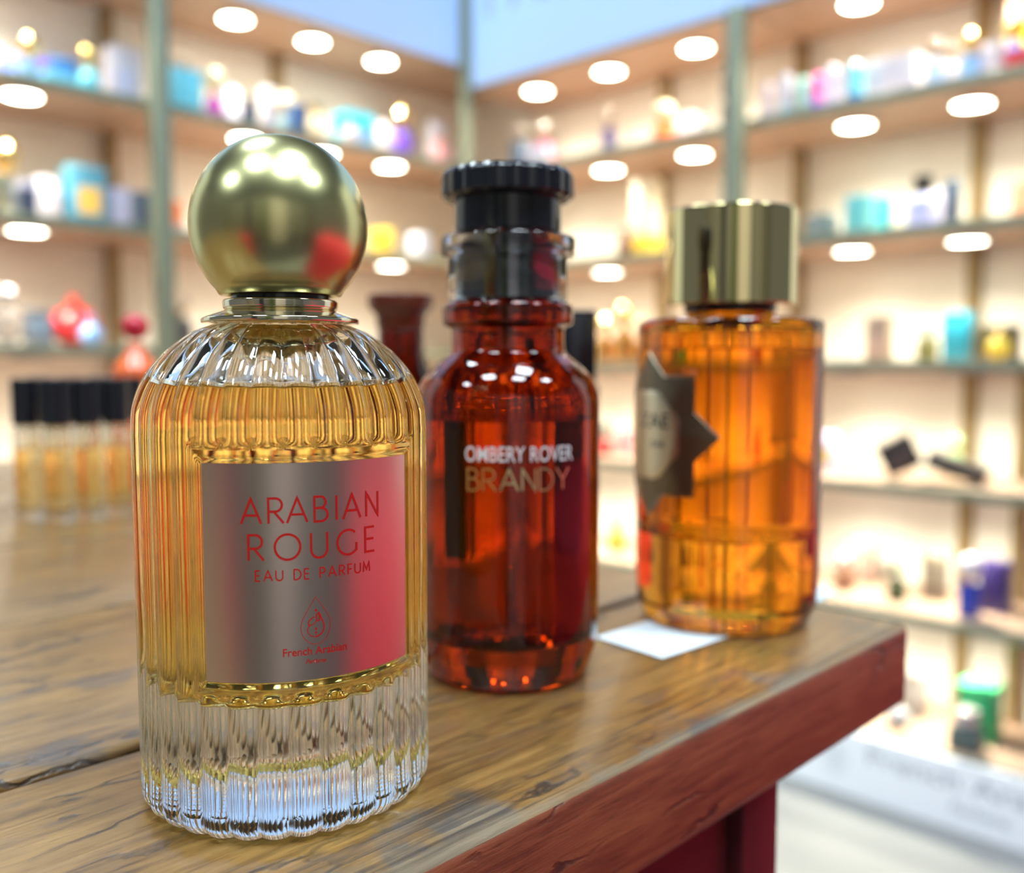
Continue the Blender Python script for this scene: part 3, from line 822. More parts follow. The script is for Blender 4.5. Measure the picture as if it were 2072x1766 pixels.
# right-hand wall, eye level tier
for px, hp, tx_ in ((1222, 92, 'beside the brown bottle'), (1262, 116, 'in the middle of three'), (1300, 88, 'beside the orange bottle')):
    item('right', 3, px, 40, hp, 'flask', 'shiny golden bottle with ball cap, %s' % tx_, off=0.10, body=C((0.80, 0.45, 0.14), 0.15, 0.9), capm=GOLD, cap='ball', capr=0.45, caph=0.4, group='golden bottles on the eye level shelf')
item('right', 3, 1774, 58, 92, 'carton', 'taupe carton on the eye level shelf beside the orange bottle', off=0.12, body=taupe, panel=C((0.45, 0.34, 0.28), 0.4))
item('right', 3, 1870, 42, 84, 'flask', 'olive green bottle with mint ball stopper', off=0.08, body=C((0.22, 0.22, 0.08), 0.25), capm=mint, cap='ball', capr=0.4, caph=0.4)
item('right', 3, 1932, 66, 98, 'carton', 'teal blue carton beside the olive green bottle', off=0.16, body=C((0.03, 0.33, 0.50), 0.3))
item('right', 3, 2012, 92, 72, 'carton', 'dark olive box behind a yellow ball bottle', off=0.15, body=C((0.10, 0.085, 0.04), 0.35))
item('right', 3, 2014, 44, 66, 'flask', 'bright yellow ball bottle before the dark olive box', off=0.06, body=yellow, capm=GOLD, cap='ball', capr=0.3, caph=0.25, shape='ball')
# right-hand wall, third tier from the floor
item('right', 2, 1224, 34, 62, 'flask', 'small red black bottle seen between the two amber bottles', off=0.10, body=red, capm=black, cap='cyl', capr=0.4, caph=0.4)
item('right', 2, 1268, 46, 54, 'carton', 'pale rose box beside the small red black bottle', off=0.13, body=rose)
item('right', 2, 1672, 52, 78, 'carton', 'lilac and yellow carton half hidden by the orange bottle', off=0.13, body=lilac, panel=yellow)
# the tipped black box and the one it leans on
a, Y = along('right', 1836, 0.10)
t = thing('tipped_carton', 'black carton tipped on edge, leaning on another black carton', 'box', wall_world('right', a, 0.10, TIERS['right'][2] + 0.031), wall_rot('right') + 0.35)
carton(t, 0.078, 0.074, 0.060, black, panel=C((0.06, 0.05, 0.05), 0.3))
t.rotation_euler = (0, R_(-27), wall_rot('right') + 0.45)
a, Y = along('right', 1934, 0.10)
t = thing('lying_carton', 'black carton lying flat under the tipped black carton', 'box', wall_world('right', a, 0.10, TIERS['right'][2] + 0.0285), wall_rot('right') + 0.2)
carton(t, 0.120, 0.036, 0.080, C((0.045, 0.042, 0.04), 0.35))
t.rotation_euler = (0, R_(18), wall_rot('right') + 0.2)
item('right', 2, 1934, 44, 88, 'flask', 'green ball bottle standing behind the lying black carton', off=0.22, body=C((0.30, 0.42, 0.22), 0.2), capm=C((0.35, 0.5, 0.3), 0.2), cap='ball', capr=0.35, caph=0.35, shape='ball')
# right-hand wall, second tier from the floor
item('right', 1, 1250, 40, 66, 'flask', 'amber yellow bottle low between the two amber bottles', off=0.12, body=C((0.80, 0.42, 0.06), 0.2), capm=brown, cap='ball', capr=0.35, caph=0.35)
item('right', 1, 1716, 42, 76, 'flask', 'brown bottle with round stopper on the shelf beyond the table corner', off=0.12, body=C((0.25, 0.12, 0.07), 0.3), capm=rose, cap='ball', capr=0.45, caph=0.35)
item('right', 1, 1756, 50, 88, 'carton', 'pinkish brown carton beside the brown stoppered bottle', off=0.23, body=C((0.40, 0.26, 0.22), 0.4), lid=rose)
item('right', 1, 1824, 38, 82, 'flask', 'small dark green bottle on the shelf beyond the table corner', off=0.10, body=C((0.03, 0.05, 0.02), 0.25), capm=C((0.2, 0.24, 0.16), 0.3), cap='ball', capr=0.35, caph=0.4)
item('right', 1, 1902, 54, 96, 'carton', 'grey brown carton between the dark green and the blue bottle', off=0.17, body=C((0.16, 0.13, 0.10), 0.35), lid=C((0.3, 0.26, 0.2), 0.3))
item('right', 1, 1974, 38, 128, 'flask', 'deep blue bottle with white ball stopper', off=0.07, body=C((0.03, 0.05, 0.36), 0.2), capm=white, cap='ball', capr=0.6, caph=0.42, shape='square')
item('right', 1, 2028, 70, 106, 'carton', 'navy violet carton beside the deep blue bottle', off=0.15, body=C((0.05, 0.035, 0.17), 0.3))
# right-hand wall, base tier
item('right', 0, 1862, 66, 96, 'carton', 'grey carton on the lowest shelf next to the table corner', off=0.17, body=C((0.30, 0.27, 0.26), 0.35), lid=C((0.38, 0.35, 0.33), 0.3))
item('right', 0, 1836, 48, 66, 'flask', 'pale grey glass bottle before the grey carton', off=0.08, body=C((0.42, 0.44, 0.5), 0.15, 0.0, 0.4), capm=silver, cap='ball', capr=0.35, caph=0.3, shape='ball')
item('right', 0, 2004, 92, 118, 'carton', 'bright green carton on the lowest shelf', off=0.14, body=green, lid=C((0.06, 0.50, 0.22), 0.3))
item('right', 0, 1978, 62, 86, 'flask', 'dark silver bottle before the bright green carton', off=0.055, body=C((0.07, 0.10, 0.10), 0.2), capm=C((0.5, 0.45, 0.47), 0.25, 0.6), cap='cyl', capr=0.4, caph=0.4, shape='square')

# ------------------------------------------------------------------ the table
TC = Vector((0.1346, 0.3130, 0.0))
table = thing('display_table', 'worn brown plank table with red light coloured into its edge, carrying the perfume bottles', 'table', TC, ANG)
top = MB()
ys = [0.0, 0.087, 0.215, 0.36, 0.50, 0.65, 0.80]
HT = 0.028
for i, (y0, y1) in enumerate(zip(ys, ys[1:])):
    y0 += 0.0012 if i else 0
    y1 -= 0.0012
    dz = 0.0 if i == 0 else 0.0004
    n0 = len(top.f)
    top.box(-1.15, 0.0, y0, y1, TOP_Z - HT, TOP_Z + dz - (0.0 if i else 0.0), 0.0022 if i else 0.003, seg=3)
    for k in range(n0, len(top.f)):
        a, b, c = (Vector(top.v[j]) for j in top.f[k][:3])
        nz = (b - a).cross(c - a).normalized()
        cx_ = sum(top.v[j][1] for j in top.f[k]) / len(top.f[k])
        ex = max(top.v[j][0] for j in top.f[k])
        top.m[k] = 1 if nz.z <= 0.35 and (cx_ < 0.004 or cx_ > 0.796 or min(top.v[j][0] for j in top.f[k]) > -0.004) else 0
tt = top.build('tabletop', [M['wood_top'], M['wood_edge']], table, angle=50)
for (x, y) in ((-0.086, 0.028), (-0.086, 0.772), (-1.06, 0.028), (-1.06, 0.772)):
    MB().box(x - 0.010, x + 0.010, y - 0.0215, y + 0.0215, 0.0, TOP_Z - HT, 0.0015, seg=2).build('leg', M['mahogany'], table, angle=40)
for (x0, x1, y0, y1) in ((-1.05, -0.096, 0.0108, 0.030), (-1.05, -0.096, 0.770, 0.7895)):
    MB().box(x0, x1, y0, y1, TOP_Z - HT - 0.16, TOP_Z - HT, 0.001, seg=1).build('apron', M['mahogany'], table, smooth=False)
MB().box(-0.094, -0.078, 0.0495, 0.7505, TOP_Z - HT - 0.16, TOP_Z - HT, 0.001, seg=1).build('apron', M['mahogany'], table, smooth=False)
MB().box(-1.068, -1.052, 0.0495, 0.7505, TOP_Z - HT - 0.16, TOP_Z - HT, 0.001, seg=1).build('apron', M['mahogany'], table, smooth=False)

# ------------------------------------------------------------------ bottle 1: ribbed clear bottle with the gold ball
B1 = Vector((-0.0469, 0.1930, TOP_Z + 0.0002))
b1 = thing('perfume_bottle', 'ribbed clear bottle of golden perfume with gold ball cap, in front of the others', 'bottle', B1, R_(24.9))
b1.scale = (0.942, 0.942, 0.968)
RB = 31.0
NR = 32
LAB_W = 44.6 / 2          # half width of the label in mm along the arc
LAB_Z = (31.1, 71.8)
def outer_profile():
    p = [(0, 1.0), (14, 1.0), (20, 0.9), (25.0, 0.3), (27.4, 0.0)]
    p += [(27.4 + 3.6 * math.sin(a), 3.6 - 3.6 * math.cos(a)) for a in [PI / 2 * i / 9 for i in range(1, 10)]]
    z = 4.2
    while z < 25.0: p.append((31.0, z)); z += 1.6
    z = 24.6
    while z < 75.4:
        p.append((31.0, z)); z += 0.5 if (z < 33.0 or z > 69.6) else 1.5
    p += spline([Vector(q) for q in ((31.0, 75.8), (30.5, 81.6), (28.2, 87.2), (24.0, 92.2), (18.8, 96.1), (14.8, 97.8))], 7)
    p += [(13.6, 98.1), (9.0, 98.2)]
    return p
OUT1 = outer_profile()
def rib_radius(ph, k, r, z):
    z *= 1000; r *= 1000
    amp = 1.35
    if z < 4.8: amp *= smooth01((r - 17.0) / 7.5)
    if z > 74: amp *= max(0.0, (r - 12.0) / 19.0) ** 0.8
    s = abs(math.sin(NR / 2 * ph)) ** 0.75
    rr = r - amp * (1 - s)
    u = math.atan2(math.sin(ph), math.cos(ph)) * RB
    du, dz0, dz1 = abs(u), z - LAB_Z[0], LAB_Z[1] - z
    # smooth window, then the seat the label lies in
    e1 = min(LAB_W + 2.6 - du, dz0 + 3.0, dz1 + 3.2)
    m1 = smooth01(e1 / 0.9 + 0.5)
    rr = rr * (1 - m1) + (r - 0.35) * m1
    e2 = min(LAB_W + 0.7 - du, dz0 + 0.7, dz1 + 0.7)
    m2 = smooth01(e2 / 0.7 + 0.5)
    rr = rr - 0.75 * m2
    return rr * 0.001
gb = MB()
gb.lathe(mm(OUT1), 448, rib_radius, 0)
LIQ = 85.2
inner_dome = spline([Vector(q) for q in ((27.2, 75.0), (26.8, 81.0), (25.3, LIQ), (24.2, 86.6), (20.8, 90.0), (16.4, 92.9), (11.5, 94.8))], 6) + [(8.0, 95.8), (8.0, 97.6), (9.0, 98.2)]
inner_air = [q for q in inner_dome if q[1] >= LIQ - 0.01]
r_liq = inner_air[0][0]
gb.lathe(mm(inner_air), 128, None, 1, flip=False)
# the two surfaces of the glass: outside faces out, inside faces the air of the neck
n_out = len(gb.f)
body1 = gb.build('glass_body', [M['clear_glass'], M['clear_inner']], b1)
# inside surface must face the cavity
bm = bmesh.new(); bm.from_mesh(body1.data)
for f in bm.faces:
    if f.material_index == 1: f.normal_flip()
bm.to_mesh(body1.data); bm.free()
lq = MB()
side = [(0, 23.2), (10, 23.3), (20, 23.9), (24.2, 25.2), (26.3, 27.6), (27.2, 31.5), (27.2, 45), (27.2, 60), (27.2, 75)] + [q for q in inner_dome if 75.0 < q[1] < LIQ - 0.2] + [(r_liq, inner_air[0][1])]
lq.lathe(mm(spline([Vector(q) for q in side[:7]], 5)[:-1] + side[6:]), 128, None, 0)
zl = inner_air[0][1]
lq.lathe(mm([(r_liq, zl), (r_liq - 0.35, zl - 0.28), (r_liq - 1.2, zl - 0.5), (12, zl - 0.55), (0, zl - 0.55)]), 128, None, 1)
lq.build('perfume', [M['gold_liquid_side'], M['gold_liquid_top']], b1)
# label
lab = MB()
RL = RB - 1.02
NU, NV = 60, 8
grid = []
for j in range(NV + 1):
    for i in range(NU + 1):
        u = -LAB_W + 2 * LAB_W * i / NU
        v = LAB_Z[0] + (LAB_Z[1] - LAB_Z[0]) * j / NV
        grid.append((u, v))
def labpt(u, v, lift): 
    a = u / RB
    return ((RL + lift) * math.sin(a) * 0.001, -(RL + lift) * math.cos(a) * 0.001, v * 0.001)
ids = [[j * (NU + 1) + i, j * (NU + 1) + i + 1, (j + 1) * (NU + 1) + i + 1, (j + 1) * (NU + 1) + i] for j in range(NV) for i in range(NU)]
lab.add([labpt(u, v, 0.30) for u, v in grid], ids)
lab.add([labpt(u, v, 0.0) for u, v in grid], [f[::-1] for f in ids])
for (uv0, uv1) in [((i, 0), (i + 1, 0)) for i in range(NU)] + [((NU, j), (NU, j + 1)) for j in range(NV)] + [((i + 1, NV), (i, NV)) for i in range(NU)] + [((0, j + 1), (0, j)) for j in range(NV)]:
    a = grid[uv0[1] * (NU + 1) + uv0[0]]; b = grid[uv1[1] * (NU + 1) + uv1[0]]
    lab.add([labpt(*a, 0.0), labpt(*b, 0.0), labpt(*b, 0.30), labpt(*a, 0.30)], [[0, 1, 2, 3]])
label = lab.build('label', M['label_metal'], b1, angle=50)
WR = wrap((RL + 0.36) * 0.001)
k_ = (RL + 0.36) / RB * 0.001
def on_label(mb, name, m=M['red_ink']):
    mb.warp(WR).build(name, m, label, smooth=True)
l1 = MB()
stroke_text(l1, 'ARABIAN', 0.0273, 0.0046, -0.0141, 0.0608, 0.00046, 0.0006, [0.75, 0.35, 0.75, 1.0, 0.75, 0.75])
stroke_text(l1, 'ROUGE', 0.0250, 0.0047, -0.0128, 0.0540, 0.00046, 0.0006)
on_label(l1, 'title_lettering')
l2 = MB(); stroke_text(l2, 'EAU DE PARFUM', 0.0226, 0.0019, -0.0116, 0.0502, 0.00027, 0.0006, [1, 1, 1.2, 1.2, 1, 1.2, 1.2, 1, 1, 1, 1, 1])
on_label(l2, 'subtitle_lettering')
l3 = MB(); emblem(l3, -0.0005, 0.0467, 0.000102, 0.0004)
on_label(l3, 'emblem')
l4 = MB(); font_text(l4, 'French Arabian', 0.0124, -0.0068, 0.03585, 0.012, height=0.00150)
font_text(l4, 'Perfume', 0.0040, -0.0026, 0.0342, 0.012, 0.35)
on_label(l4, 'maker_lettering')
# collar, neck ring, ball
MB().lathe(mm(fillet([(8.2, 97.9), (16.6, 98.2, 0.4), (16.6, 99.2, 0.35), (11.8, 100.9, 0.5), (11.4, 101.3, 0)], 4)), 96).build('collar', M['shiny_gold'], b1, angle=45)
MB().lathe(mm(fillet([(8.2, 101.1), (12.0, 101.1, 0.5), (12.2, 103.1, 0.5), (8.2, 103.1)], 4)), 96).build('neck_ring', M['shiny_gold'], b1, angle=45)
MB().lathe(mm([(7.8, 98.3), (7.8, 103.0)]), 64).build('pump_neck', M['black_plastic'], b1)
ball = [(0, 104.8), (10.8, 104.8), (11.0, 104.1)]
cz, rb = 118.2, 18.7
a_start = math.acos((cz - 104.5) / rb)
ball += [(12.0, 103.95), (12.8, 104.1)]
ball += [(rb * math.sin(a_start + 0.06 + (PI - a_start - 0.06) * i / 60), cz - rb * math.cos(a_start + 0.06 + (PI - a_start - 0.06) * i / 60)) for i in range(60)] + [(0, cz + rb)]
MB().lathe(mm(ball), 128).build('ball_cap', M['satin_gold'], b1)
MB().lathe(mm([(0, 103.15), (10.4, 103.15), (10.4, 104.7), (0, 104.7)]), 64).build('cap_insert', M['black_plastic'], b1, angle=30)

# ------------------------------------------------------------------ bottle 2: dark amber bottle
B2 = Vector((-0.0012, 0.2655, TOP_Z + 0.0002))
b2 = thing('perfume_bottle', 'dark brown amber bottle with black disc cap and white lettering', 'bottle', B2, R_(8.2))
b2.scale = (0.976, 0.976, 0.956)
o2 = fillet([(0, 1.2), (18, 1.2, 1), (20.5, 0.0, 0.8), (22.8, 0.0, 1.6), (24.0, 3.2, 2.0), (25.6, 8.0, 5), (26.4, 14.0, 8), (26.4, 79.0, 0)], 6)
o2 += spline([Vector(q) for q in ((26.4, 79.4), (26.0, 82.6), (24.4, 86.6), (21.4, 90.2), (18.0, 93.0), (16.6, 94.6), (16.2, 97.0), (16.2, 101.0))], 6)
o2 += fillet([(16.2, 101.2), (16.9, 101.6, 0.5), (18.7, 102.4, 2.6), (18.8, 108.0, 2.6), (16.4, 108.8, 0.8), (11.0, 108.9, 0)], 5)
g2 = MB().lathe(mm(o2), 128, None, 0)
L2 = 75.6
in2 = spline([Vector(q) for q in ((23.0, L2), (22.9, 79.0), (21.6, 83.2), (18.6, 87.4), (14.6, 91.0), (12.4, 94.5), (12.0, 99.0), (11.4, 106.0))], 6) + [(11.0, 108.9)]
m0 = len(g2.f)
def wavy(ph, k, r, z): return r * (1 - 0.016 * (0.5 + 0.5 * math.sin(7 * ph + 0.6)) - 0.012 * (0.5 + 0.5 * math.sin(16 * ph)) - 0.007 * (0.5 + 0.5 * math.sin(29 * ph + 2))) if r > 0.018 else r
g2.lathe(mm(in2), 240, wavy, 1, flip=True)
g2.build('glass_body', [M['amber_glass'], M['amber_inner']], b2)
q2 = MB()
q2.lathe(mm(fillet([(0, 13.2), (12, 12.6, 2), (21.0, 11.6, 3), (23.0, 15.0, 3), (23.0, L2)], 5)), 240, wavy, 0)
q2.lathe(mm([(23.0, L2), (22.4, L2 - 0.35), (12, L2 - 0.5), (0, L2 - 0.5)]), 240, wavy, 1)
q2.build('perfume', [M['amber_liq_side'], M['amber_liq_top']], b2)
MB().tube(mm([(0, 0, 108), (0.2, 0, 60), (1.0, 0.5, 16)]), 0.0014, 10).build('dip_tube', M['dip'], b2)
# pump in its clear sleeve, black stopper on top
MB().lathe(mm(fillet([(0, 109.0), (15.0, 109.0, 0.5), (15.0, 128.2, 0.5), (0, 128.2)], 4)), 96).build('pump_shell', M['dark_chrome'], b2, angle=40)
sl = fillet([(15.4, 109.4), (17.2, 109.4, 0.5), (17.2, 121.8, 0.6), (19.2, 122.4, 0.7), (19.3, 127.2, 0.9), (16.8, 127.9, 0.5), (15.4, 127.6), (15.4, 109.4)], 5)
MB().lathe(mm(sl), 96).build('clear_sleeve', M['acrylic'], b2)
MB().lathe(mm(fillet([(0, 128.3), (15.2, 128.3, 0.6), (15.2, 138.4, 0.5), (0, 138.4)], 4)), 96).build('stopper_stem', M['black_plastic'], b2, angle=40)
def lobe(ph, k, r, z): return r - (0.0007 * (1 - abs(math.cos(9 * ph)) ** 0.8) if r > 0.012 else 0)
MB().lathe(mm(fillet([(0, 138.0), (17.6, 138.0, 1.0), (18.9, 138.9, 0.6), (18.9, 144.6, 1.4), (17.6, 146.0, 0.5), (0, 146.2)], 5)), 180, lobe).build('disc_cap', M['black_plastic'], b2)
R2 = 0.0264
t1 = MB(); font_text(t1, 'OMBERY ROVER', 0.0306, -0.0153, 0.0649, 0.007, height=0.0041, subdiv=1)
t1.warp(wrap(R2 + 0.00008)).build('white_lettering', M['white_ink'], b2)
t2 = MB(); stroke_text(t2, 'BRANDY', 0.0285, 0.0058, -0.0146, 0.0571, 0.00055, 0.0006)
t2.warp(wrap(R2 + 0.00008)).build('gold_lettering', M['gold_ink'], b2)

# ------------------------------------------------------------------ bottle 3: orange bottle with gold cylinder cap
B3 = Vector((0.0742, 0.3235, TOP_Z + 0.0005))
b3 = thing('perfume_bottle', 'straight orange amber bottle with gold cylinder cap and star plaque', 'bottle', B3, R_(-68.0))
b3.scale = (0.962, 0.962, 0.957)
o3 = fillet([(0, 1.5), (22, 1.5, 1), (24.5, 0.0, 1.0), (28.8, 0.0, 2.2), (31.6, 6.0, 3.0), (32.2, 14, 4), (32.2, 106.2, 2.6), (16.0, 107.0, 0.8), (15.0, 108.6, 0.5), (9.0, 108.6)], 6)
g3 = MB().lathe(mm(o3), 160, None, 0)
L3 = 96.3
def flute(ph, k, r, z): return r - (0.00025 * (0.5 + 0.5 * math.cos(26 * ph)) if r > 0.02 else 0)
in3 = fillet([(28.4, L3), (28.4, 103.0, 2.2), (10.0, 104.0, 1.0), (9.4, 107.0, 0.5), (9.0, 108.6)], 5)
g3.lathe(mm(in3), 208, flute, 1, flip=True)
g3.build('glass_body', [M['orange_glass'], M['orange_inner']], b3)
q3 = MB()
q3.lathe(mm(fillet([(0, 31.2), (22, 30.6, 2), (26.6, 30.6, 2), (28.4, 33.5, 1.6), (28.4, L3)], 5)), 208, flute, 0)
q3.lathe(mm([(28.4, L3), (27.6, L3 - 0.4), (12, L3 - 0.5), (0, L3 - 0.5)]), 208, flute, 1)
q3.build('perfume', [M['orange_liq_side'], M['orange_liq_top']], b3)
MB().lathe(mm(fillet([(0, 108.7), (16.0, 108.7, 0.5), (16.2, 110.9, 0.5), (0, 110.9)], 4)), 96).build('collar', M['black_plastic'], b3, angle=40)
MB().lathe(mm(fillet([(0, 111.0), (23.0, 111.0, 0.5), (23.0, 143.9, 0.7), (21.4, 144.2, 0.3), (21.0, 143.4, 0.3), (0, 143.4)], 5)), 128).build('cylinder_cap', M['mirror_gold'], b3, angle=40)
# eight-pointed plaque, stepped rings round a champagne plate
SA = 20.3
def star_r(th):
    c, s = abs(math.cos(th)), abs(math.sin(th))
    return max(SA / max(c, s), SA * math.sqrt(2) / (c + s))
def star_mesh(k0, k1, steps, lift, mi_name):
    mb = MB(); NT = 192; rows = []
    ks = [k0 + (k1 - k0) * i / steps for i in range(steps + 1)]
    for k in ks:
        row = []
        for j in range(NT):
            th = 2 * PI * j / NT
            r = k * star_r(th)
            row.append(len(mb.v)); mb.v.append((r * math.cos(th) * 0.001, (66.5 + r * math.sin(th)) * 0.001, lift(k) * 0.001))
        rows.append(row)
    for a, b in zip(rows, rows[1:]):
        for j in range(NT):
            mb.f.append([a[j], b[j], b[(j + 1) % NT], a[(j + 1) % NT]]); mb.m.append(0)
    return mb
def star_lift(k):
    s = (k - 0.56) / 0.44 * 5
    fr = s - math.floor(s)
    return 1.15 - 0.17 * math.floor(s) - 0.12 * smooth01((fr - 0.7) / 0.2) if k < 0.985 else 0.12
R3 = 0.0322
sm = star_mesh(0.54, 1.0, 46, star_lift, 0)
plaque = sm.warp(wrap(R3)).build('star_plaque', M['bronze'], b3, angle=35)
sp_ = MB(); NT = 96
for k in range(13):
    rr = 16.0 * k / 12 + 0.01
    sp_.v += [(rr * math.cos(2 * PI * j / NT) * 0.001, (66.5 + rr * math.sin(2 * PI * j / NT)) * 0.001, (1.32 if k < 12 else 0.9) * 0.001) for j in range(NT)]
for k in range(12):
    for j in range(NT):
        sp_.f.append([k * NT + j, (k + 1) * NT + j, (k + 1) * NT + (j + 1) % NT, k * NT + (j + 1) % NT]); sp_.m.append(0)
plate = sp_.warp(wrap(R3)).build('plaque_plate', M['plaque_gold'], plaque, angle=35)
tz = MB(); font_text(tz, 'ZAE', 0.0150, -0.0030, 0.0690, 0.01, height=0.0050)
font_text(tz, 'ZAE', 0.0070, 0.0030, 0.0625, 0.01, height=0.0022)
tz.warp(wrap(R3 + 0.00140)).build('lettering', C((0.05, 0.045, 0.04), 0.4), plate)

# ------------------------------------------------------------------ small things on the table
def ground(px, py, z=TOP_Z):
    a = ((px - 1036) / F_PX, -(py - 883) / F_PX)
    d = Vector((a[0], math.cos(PITCH) + math.sin(PITCH) * a[1], -math.sin(PITCH) + math.cos(PITCH) * a[1]))
    k = (z - EYE) / d.z
    return Vector((0, 0, EYE)) + d * k
def card(pts, label, curl=0.0):
    P = [ground(*p) for p in pts]
    c = sum(P, Vector()) / 4
    mb = MB(); n = 10
    vs = []
    for j in range(n + 1):
        for i in range(n + 1):
            s, t = i / n, j / n
            q = (P[0] * (1 - s) + P[1] * s) * (1 - t) + (P[3] * (1 - s) + P[2] * s) * t - c
            vs.append((q.x, q.y, 0.0002))
    N = n + 1
    fs = [[j * N + i, j * N + i + 1, (j + 1) * N + i + 1, (j + 1) * N + i] for j in range(n) for i in range(n)]
    mb.add(vs, fs)
    mb.add([(x, y, z - 0.00018) for x, y, z in vs], [f[::-1] for f in fs])
    o = mb.build('paper_card', M['paper'])
    o.location = (c.x, c.y, TOP_Z + 0.0002)
    return tag(o, label, 'card')
card([(1205, 1291), (1340, 1334), (1492, 1284), (1350, 1246)], 'small white paper card lying partly under the orange bottle', 0.0)
card([(1600, 1203), (1645, 1223), (1694, 1201), (1650, 1184)], 'small white paper card behind the orange bottle near the table corner')

# sample vials with black caps
def make_vial():
    t = thing('sample_vial', 'x', 'vial')
    g = MB().lathe(mm(fillet([(0, 0.2), (6.6, 0.2, 1.2), (6.9, 2, 0.5), (6.9, 50.0, 1.5), (4.6, 53.0, 0.5), (4.6, 54.5)], 4)), 40, None, 0)
    g.lathe(mm(fillet([(4.0, 54.5), (4.0, 52.4, 0.5), (5.7, 49.6, 1), (5.7, 40.0)], 3)), 32, None, 0)
    g.build('glass_body', M['clear_glass'], t)
    q = MB().lathe(mm(fillet([(0, 6.0), (4.6, 5.6, 1.0), (5.7, 7.5, 1.0), (5.7, 40.0)], 4)), 32, None, 0)
    q.lathe(mm([(5.7, 40.0), (5.3, 39.7), (0, 39.6)]), 32, None, 1)
    q.build('perfume', [M['vial_side'], M['gold_liquid_top']], t)
    MB().lathe(mm(fillet([(0, 53.2), (7.4, 53.2, 0.4), (7.4, 79.0, 0.8), (0, 79.0)], 4)), 40).build('cap', M['black_plastic'], t, angle=40)
    return t
M['vial_side'] = glass('pale_amber_perfume_at_glass', (1.0, 0.92, 0.70), 1.36 / 1.5)
v0 = make_vial()
for i, (px, py, tx_) in enumerate([(61, 1062, 'front row, nearest the picture edge'), (121, 1066, 'front row, second from the picture edge'), (181, 1060, 'front row, third from the picture edge'),
                              (241, 1054, 'front row, beside the ribbed bottle'), (92, 1034, 'back row, second from the picture edge'), (152, 1036, 'back row, third from the picture edge'), (212, 1032, 'back row, beside the ribbed bottle'),
                              (272, 1030, 'back row, hidden edge behind the ribbed bottle')]):
    o = v0 if i == 0 else dup(v0)
    p = ground(px, py - 8)
    o.location = (p.x, p.y, TOP_Z + 0.0006)
    o.rotation_euler = (0, 0, i * 0.7)
    o['label'] = 'clear sample vial with black cap, ' + tx_
    o['group'] = 'black capped sample vials'

# red orange bottle behind the vials
p = ground(283, 992)
rb_ = thing('perfume_bottle', 'red orange bottle with crimson dome cap behind the vials', 'bottle', (p.x, p.y, TOP_Z + 0.0006), 0.4)
flask(rb_, 0.031, 0.121, 0.030, C((0.95, 0.17, 0.04), 0.2), C((0.62, 0.02, 0.05), 0.25), 'round', 'ball', 0.30, 0.16, False)
# amber stoppered bottle behind the dark one
p = ground(815, 738 + 0.087 * F_PX / 0.45)
ab = thing('perfume_bottle', 'brown amber bottle with flared stopper, blurred behind the ribbed bottle', 'bottle', (p.x, p.y, TOP_Z + 0.0006), 0)
MB().lathe(mm(fillet([(0, 0.2), (20, 0.2, 3), (22, 10, 4), (22, 66, 10), (12.5, 86, 5), (10.8, 92, 2), (10.8, 103, 1), (0, 103)], 5)), 48).build('flask', tinted('dark_red_amber_glass', (0.25, 0.060, 0.018)), ab)
MB().lathe(mm(fillet([(0, 103.2), (11.0, 103.2, 0.5), (11.6, 109, 1.5), (15.4, 113.5, 1.0), (15.4, 119.0, 1.2), (0, 119.4)], 4)), 48).build('stopper', C((0.16, 0.03, 0.012), 0.2, 0.0, 0.3), ab)
# slim bottle with black square cap
p = ground(1158, 738 + 0.087 * F_PX / 0.43)
kb = thing('perfume_bottle', 'slim bottle with tall black square cap behind the dark amber bottle', 'bottle', (p.x, p.y, TOP_Z + 0.0006), 0)
MB().box(-0.011, 0.011, -0.009, 0.009, 0.0002, 0.078, 0.002, seg=3).build('flask', C((0.03, 0.02, 0.02), 0.2), kb, angle=40)
MB().box(-0.0098, 0.0098, -0.008, 0.008, 0.0785, 0.1105, 0.0010, seg=2).build('cap', M['black_plastic'], kb, angle=40)

# ------------------------------------------------------------------ out of view, banners and carpet added: what the gold and the glass mirror
ct = thing('draped_counter', 'red cloth covered counter beside the table, out of the picture, mirrored in the gold ball', 'counter', (1.02, 0.30, 0), R_(8))
dr = MB(); NP = 96
def drape(k):
    pts = []
    for j in range(NP):
        th = 2 * PI * j / NP
        c, s = math.cos(th), math.sin(th)
        q = 1 / (abs(c) ** 8 + abs(s) ** 8) ** 0.125
        f = 1 + 0.035 * k * math.sin(9 * th + 0.7) + 0.02 * k * math.sin(17 * th)
        pts.append((0.42 * q * c * f, 0.52 * q * s * f))
    return pts
rows = [(0.0, 0.80, 0.97), (0.05, 0.785, 1.0), (0.3, 0.60, 1.01), (0.7, 0.3, 1.03), (1.0, 0.01, 1.06)]
vs = []
for k, z, sc in rows: vs += [(x * sc, y * sc, z) for x, y in drape(k)]
fs = [[(r + 1) * NP + j, (r + 1) * NP + (j + 1) % NP, r * NP + (j + 1) % NP, r * NP + j] for r in range(len(rows) - 1) for j in range(NP)]
fs.append(list(range(NP)))
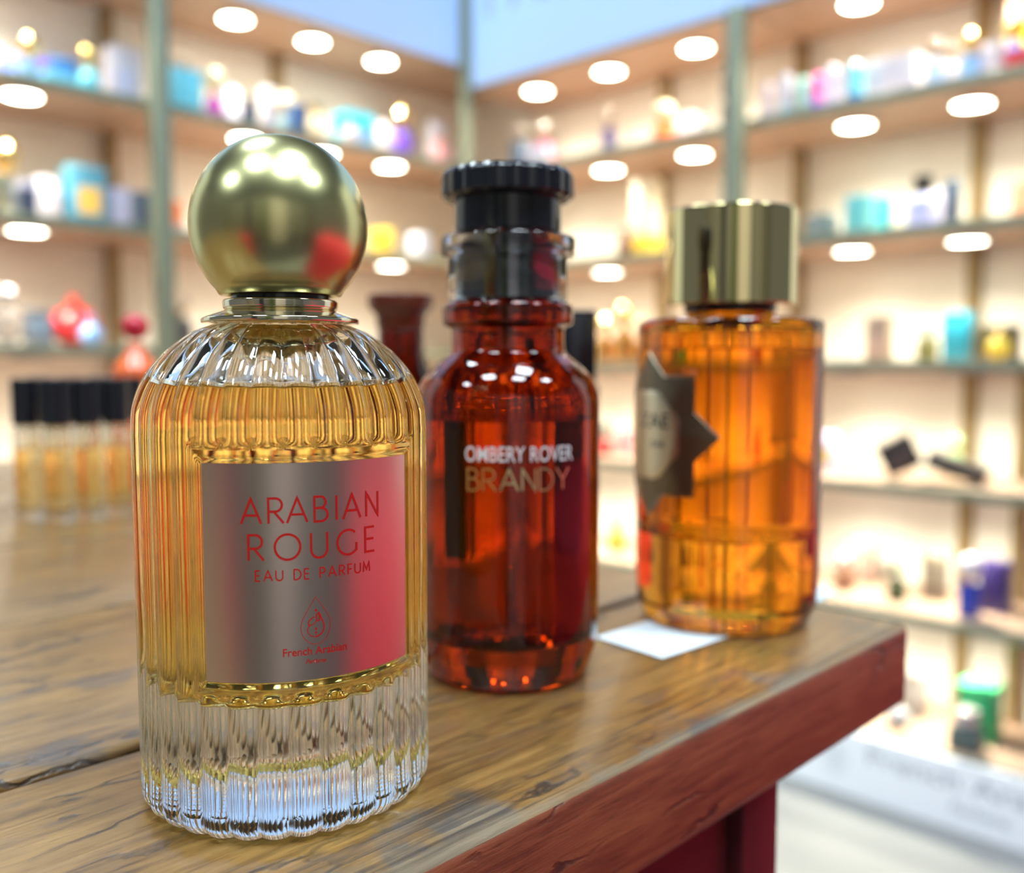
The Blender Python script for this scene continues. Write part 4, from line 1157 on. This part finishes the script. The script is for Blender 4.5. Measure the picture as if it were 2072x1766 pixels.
dr.add(vs, fs)
dr.build('cloth', M['red_cloth'], ct, angle=50)
MB().box(-0.40, 0.40, -0.50, 0.50, 0.0, 0.78, 0.004).build('counter_body', M['dark_panel'], ct, smooth=False)

for (x, y, z1, w, m, tx_) in ((-0.95, -1.75, 1.95, 0.55, M['dark_panel'], 'charcoal banner added out of the picture to mirror dark in the gold ball'),
                              (-0.25, -2.3, 2.05, 0.34, C((0.10, 0.12, 0.02), 0.5), 'olive green banner added out of the picture to mirror in the gold cylinder'),
                              (0.45, -1.85, 2.0, 0.80, C((0.72, 0.62, 0.55), 0.5), 'taupe banner added out of the picture to lighten the label reflection'),
                              (1.45, -1.55, 2.0, 0.90, C((0.50, 0.46, 0.38), 0.5), 'beige banner added out of the picture to lighten the silver label')):
    bn = thing('reflection_banner', tx_, 'banner', (x, y, 0), math.atan2(-x, -y) + PI)  # unseen banners added to shape reflections in the gold caps and label
    MB().box(-w / 2 - 0.02, w / 2 + 0.02, -0.09, 0.09, 0.0, 0.07, 0.01).build('base', M['steel'], bn, angle=40)
    MB().box(-w / 2, w / 2, -0.004, 0.004, 0.0705, z1, 0.0).build('print', m, bn, smooth=False)
    MB().box(-w / 2 - 0.01, w / 2 + 0.01, -0.012, 0.012, z1 + 0.0005, z1 + 0.03, 0.004).build('top_rail', M['steel'], bn, angle=40)

st = dup(ct)
st.location = (-0.80, -0.95, 0.0); st.rotation_euler = (0, 0, 0.3); st.scale = (0.42, 0.36, 0.80)
st.name = 'draped_stool'
st['label'] = 'small red cloth covered stool behind the photographer, mirrored in the gold ball'; st['category'] = 'stool'

cp = MB().box(-3.5, 3.5, -2.9, -0.64, 0.0006, 0.0068, 0.002, seg=1).build('dark_bounce_carpet', M['carpet'], smooth=False)  # unseen dark carpet, added to darken the floor bounce and mirrored floor
tag(cp, 'charcoal carpet added behind the photographer, out of the picture, to darken bounce and reflections', 'carpet')
for o in [st] + [o for o in S.objects if o.name.startswith('reflection_banner')]: o.location.z = 0.0072
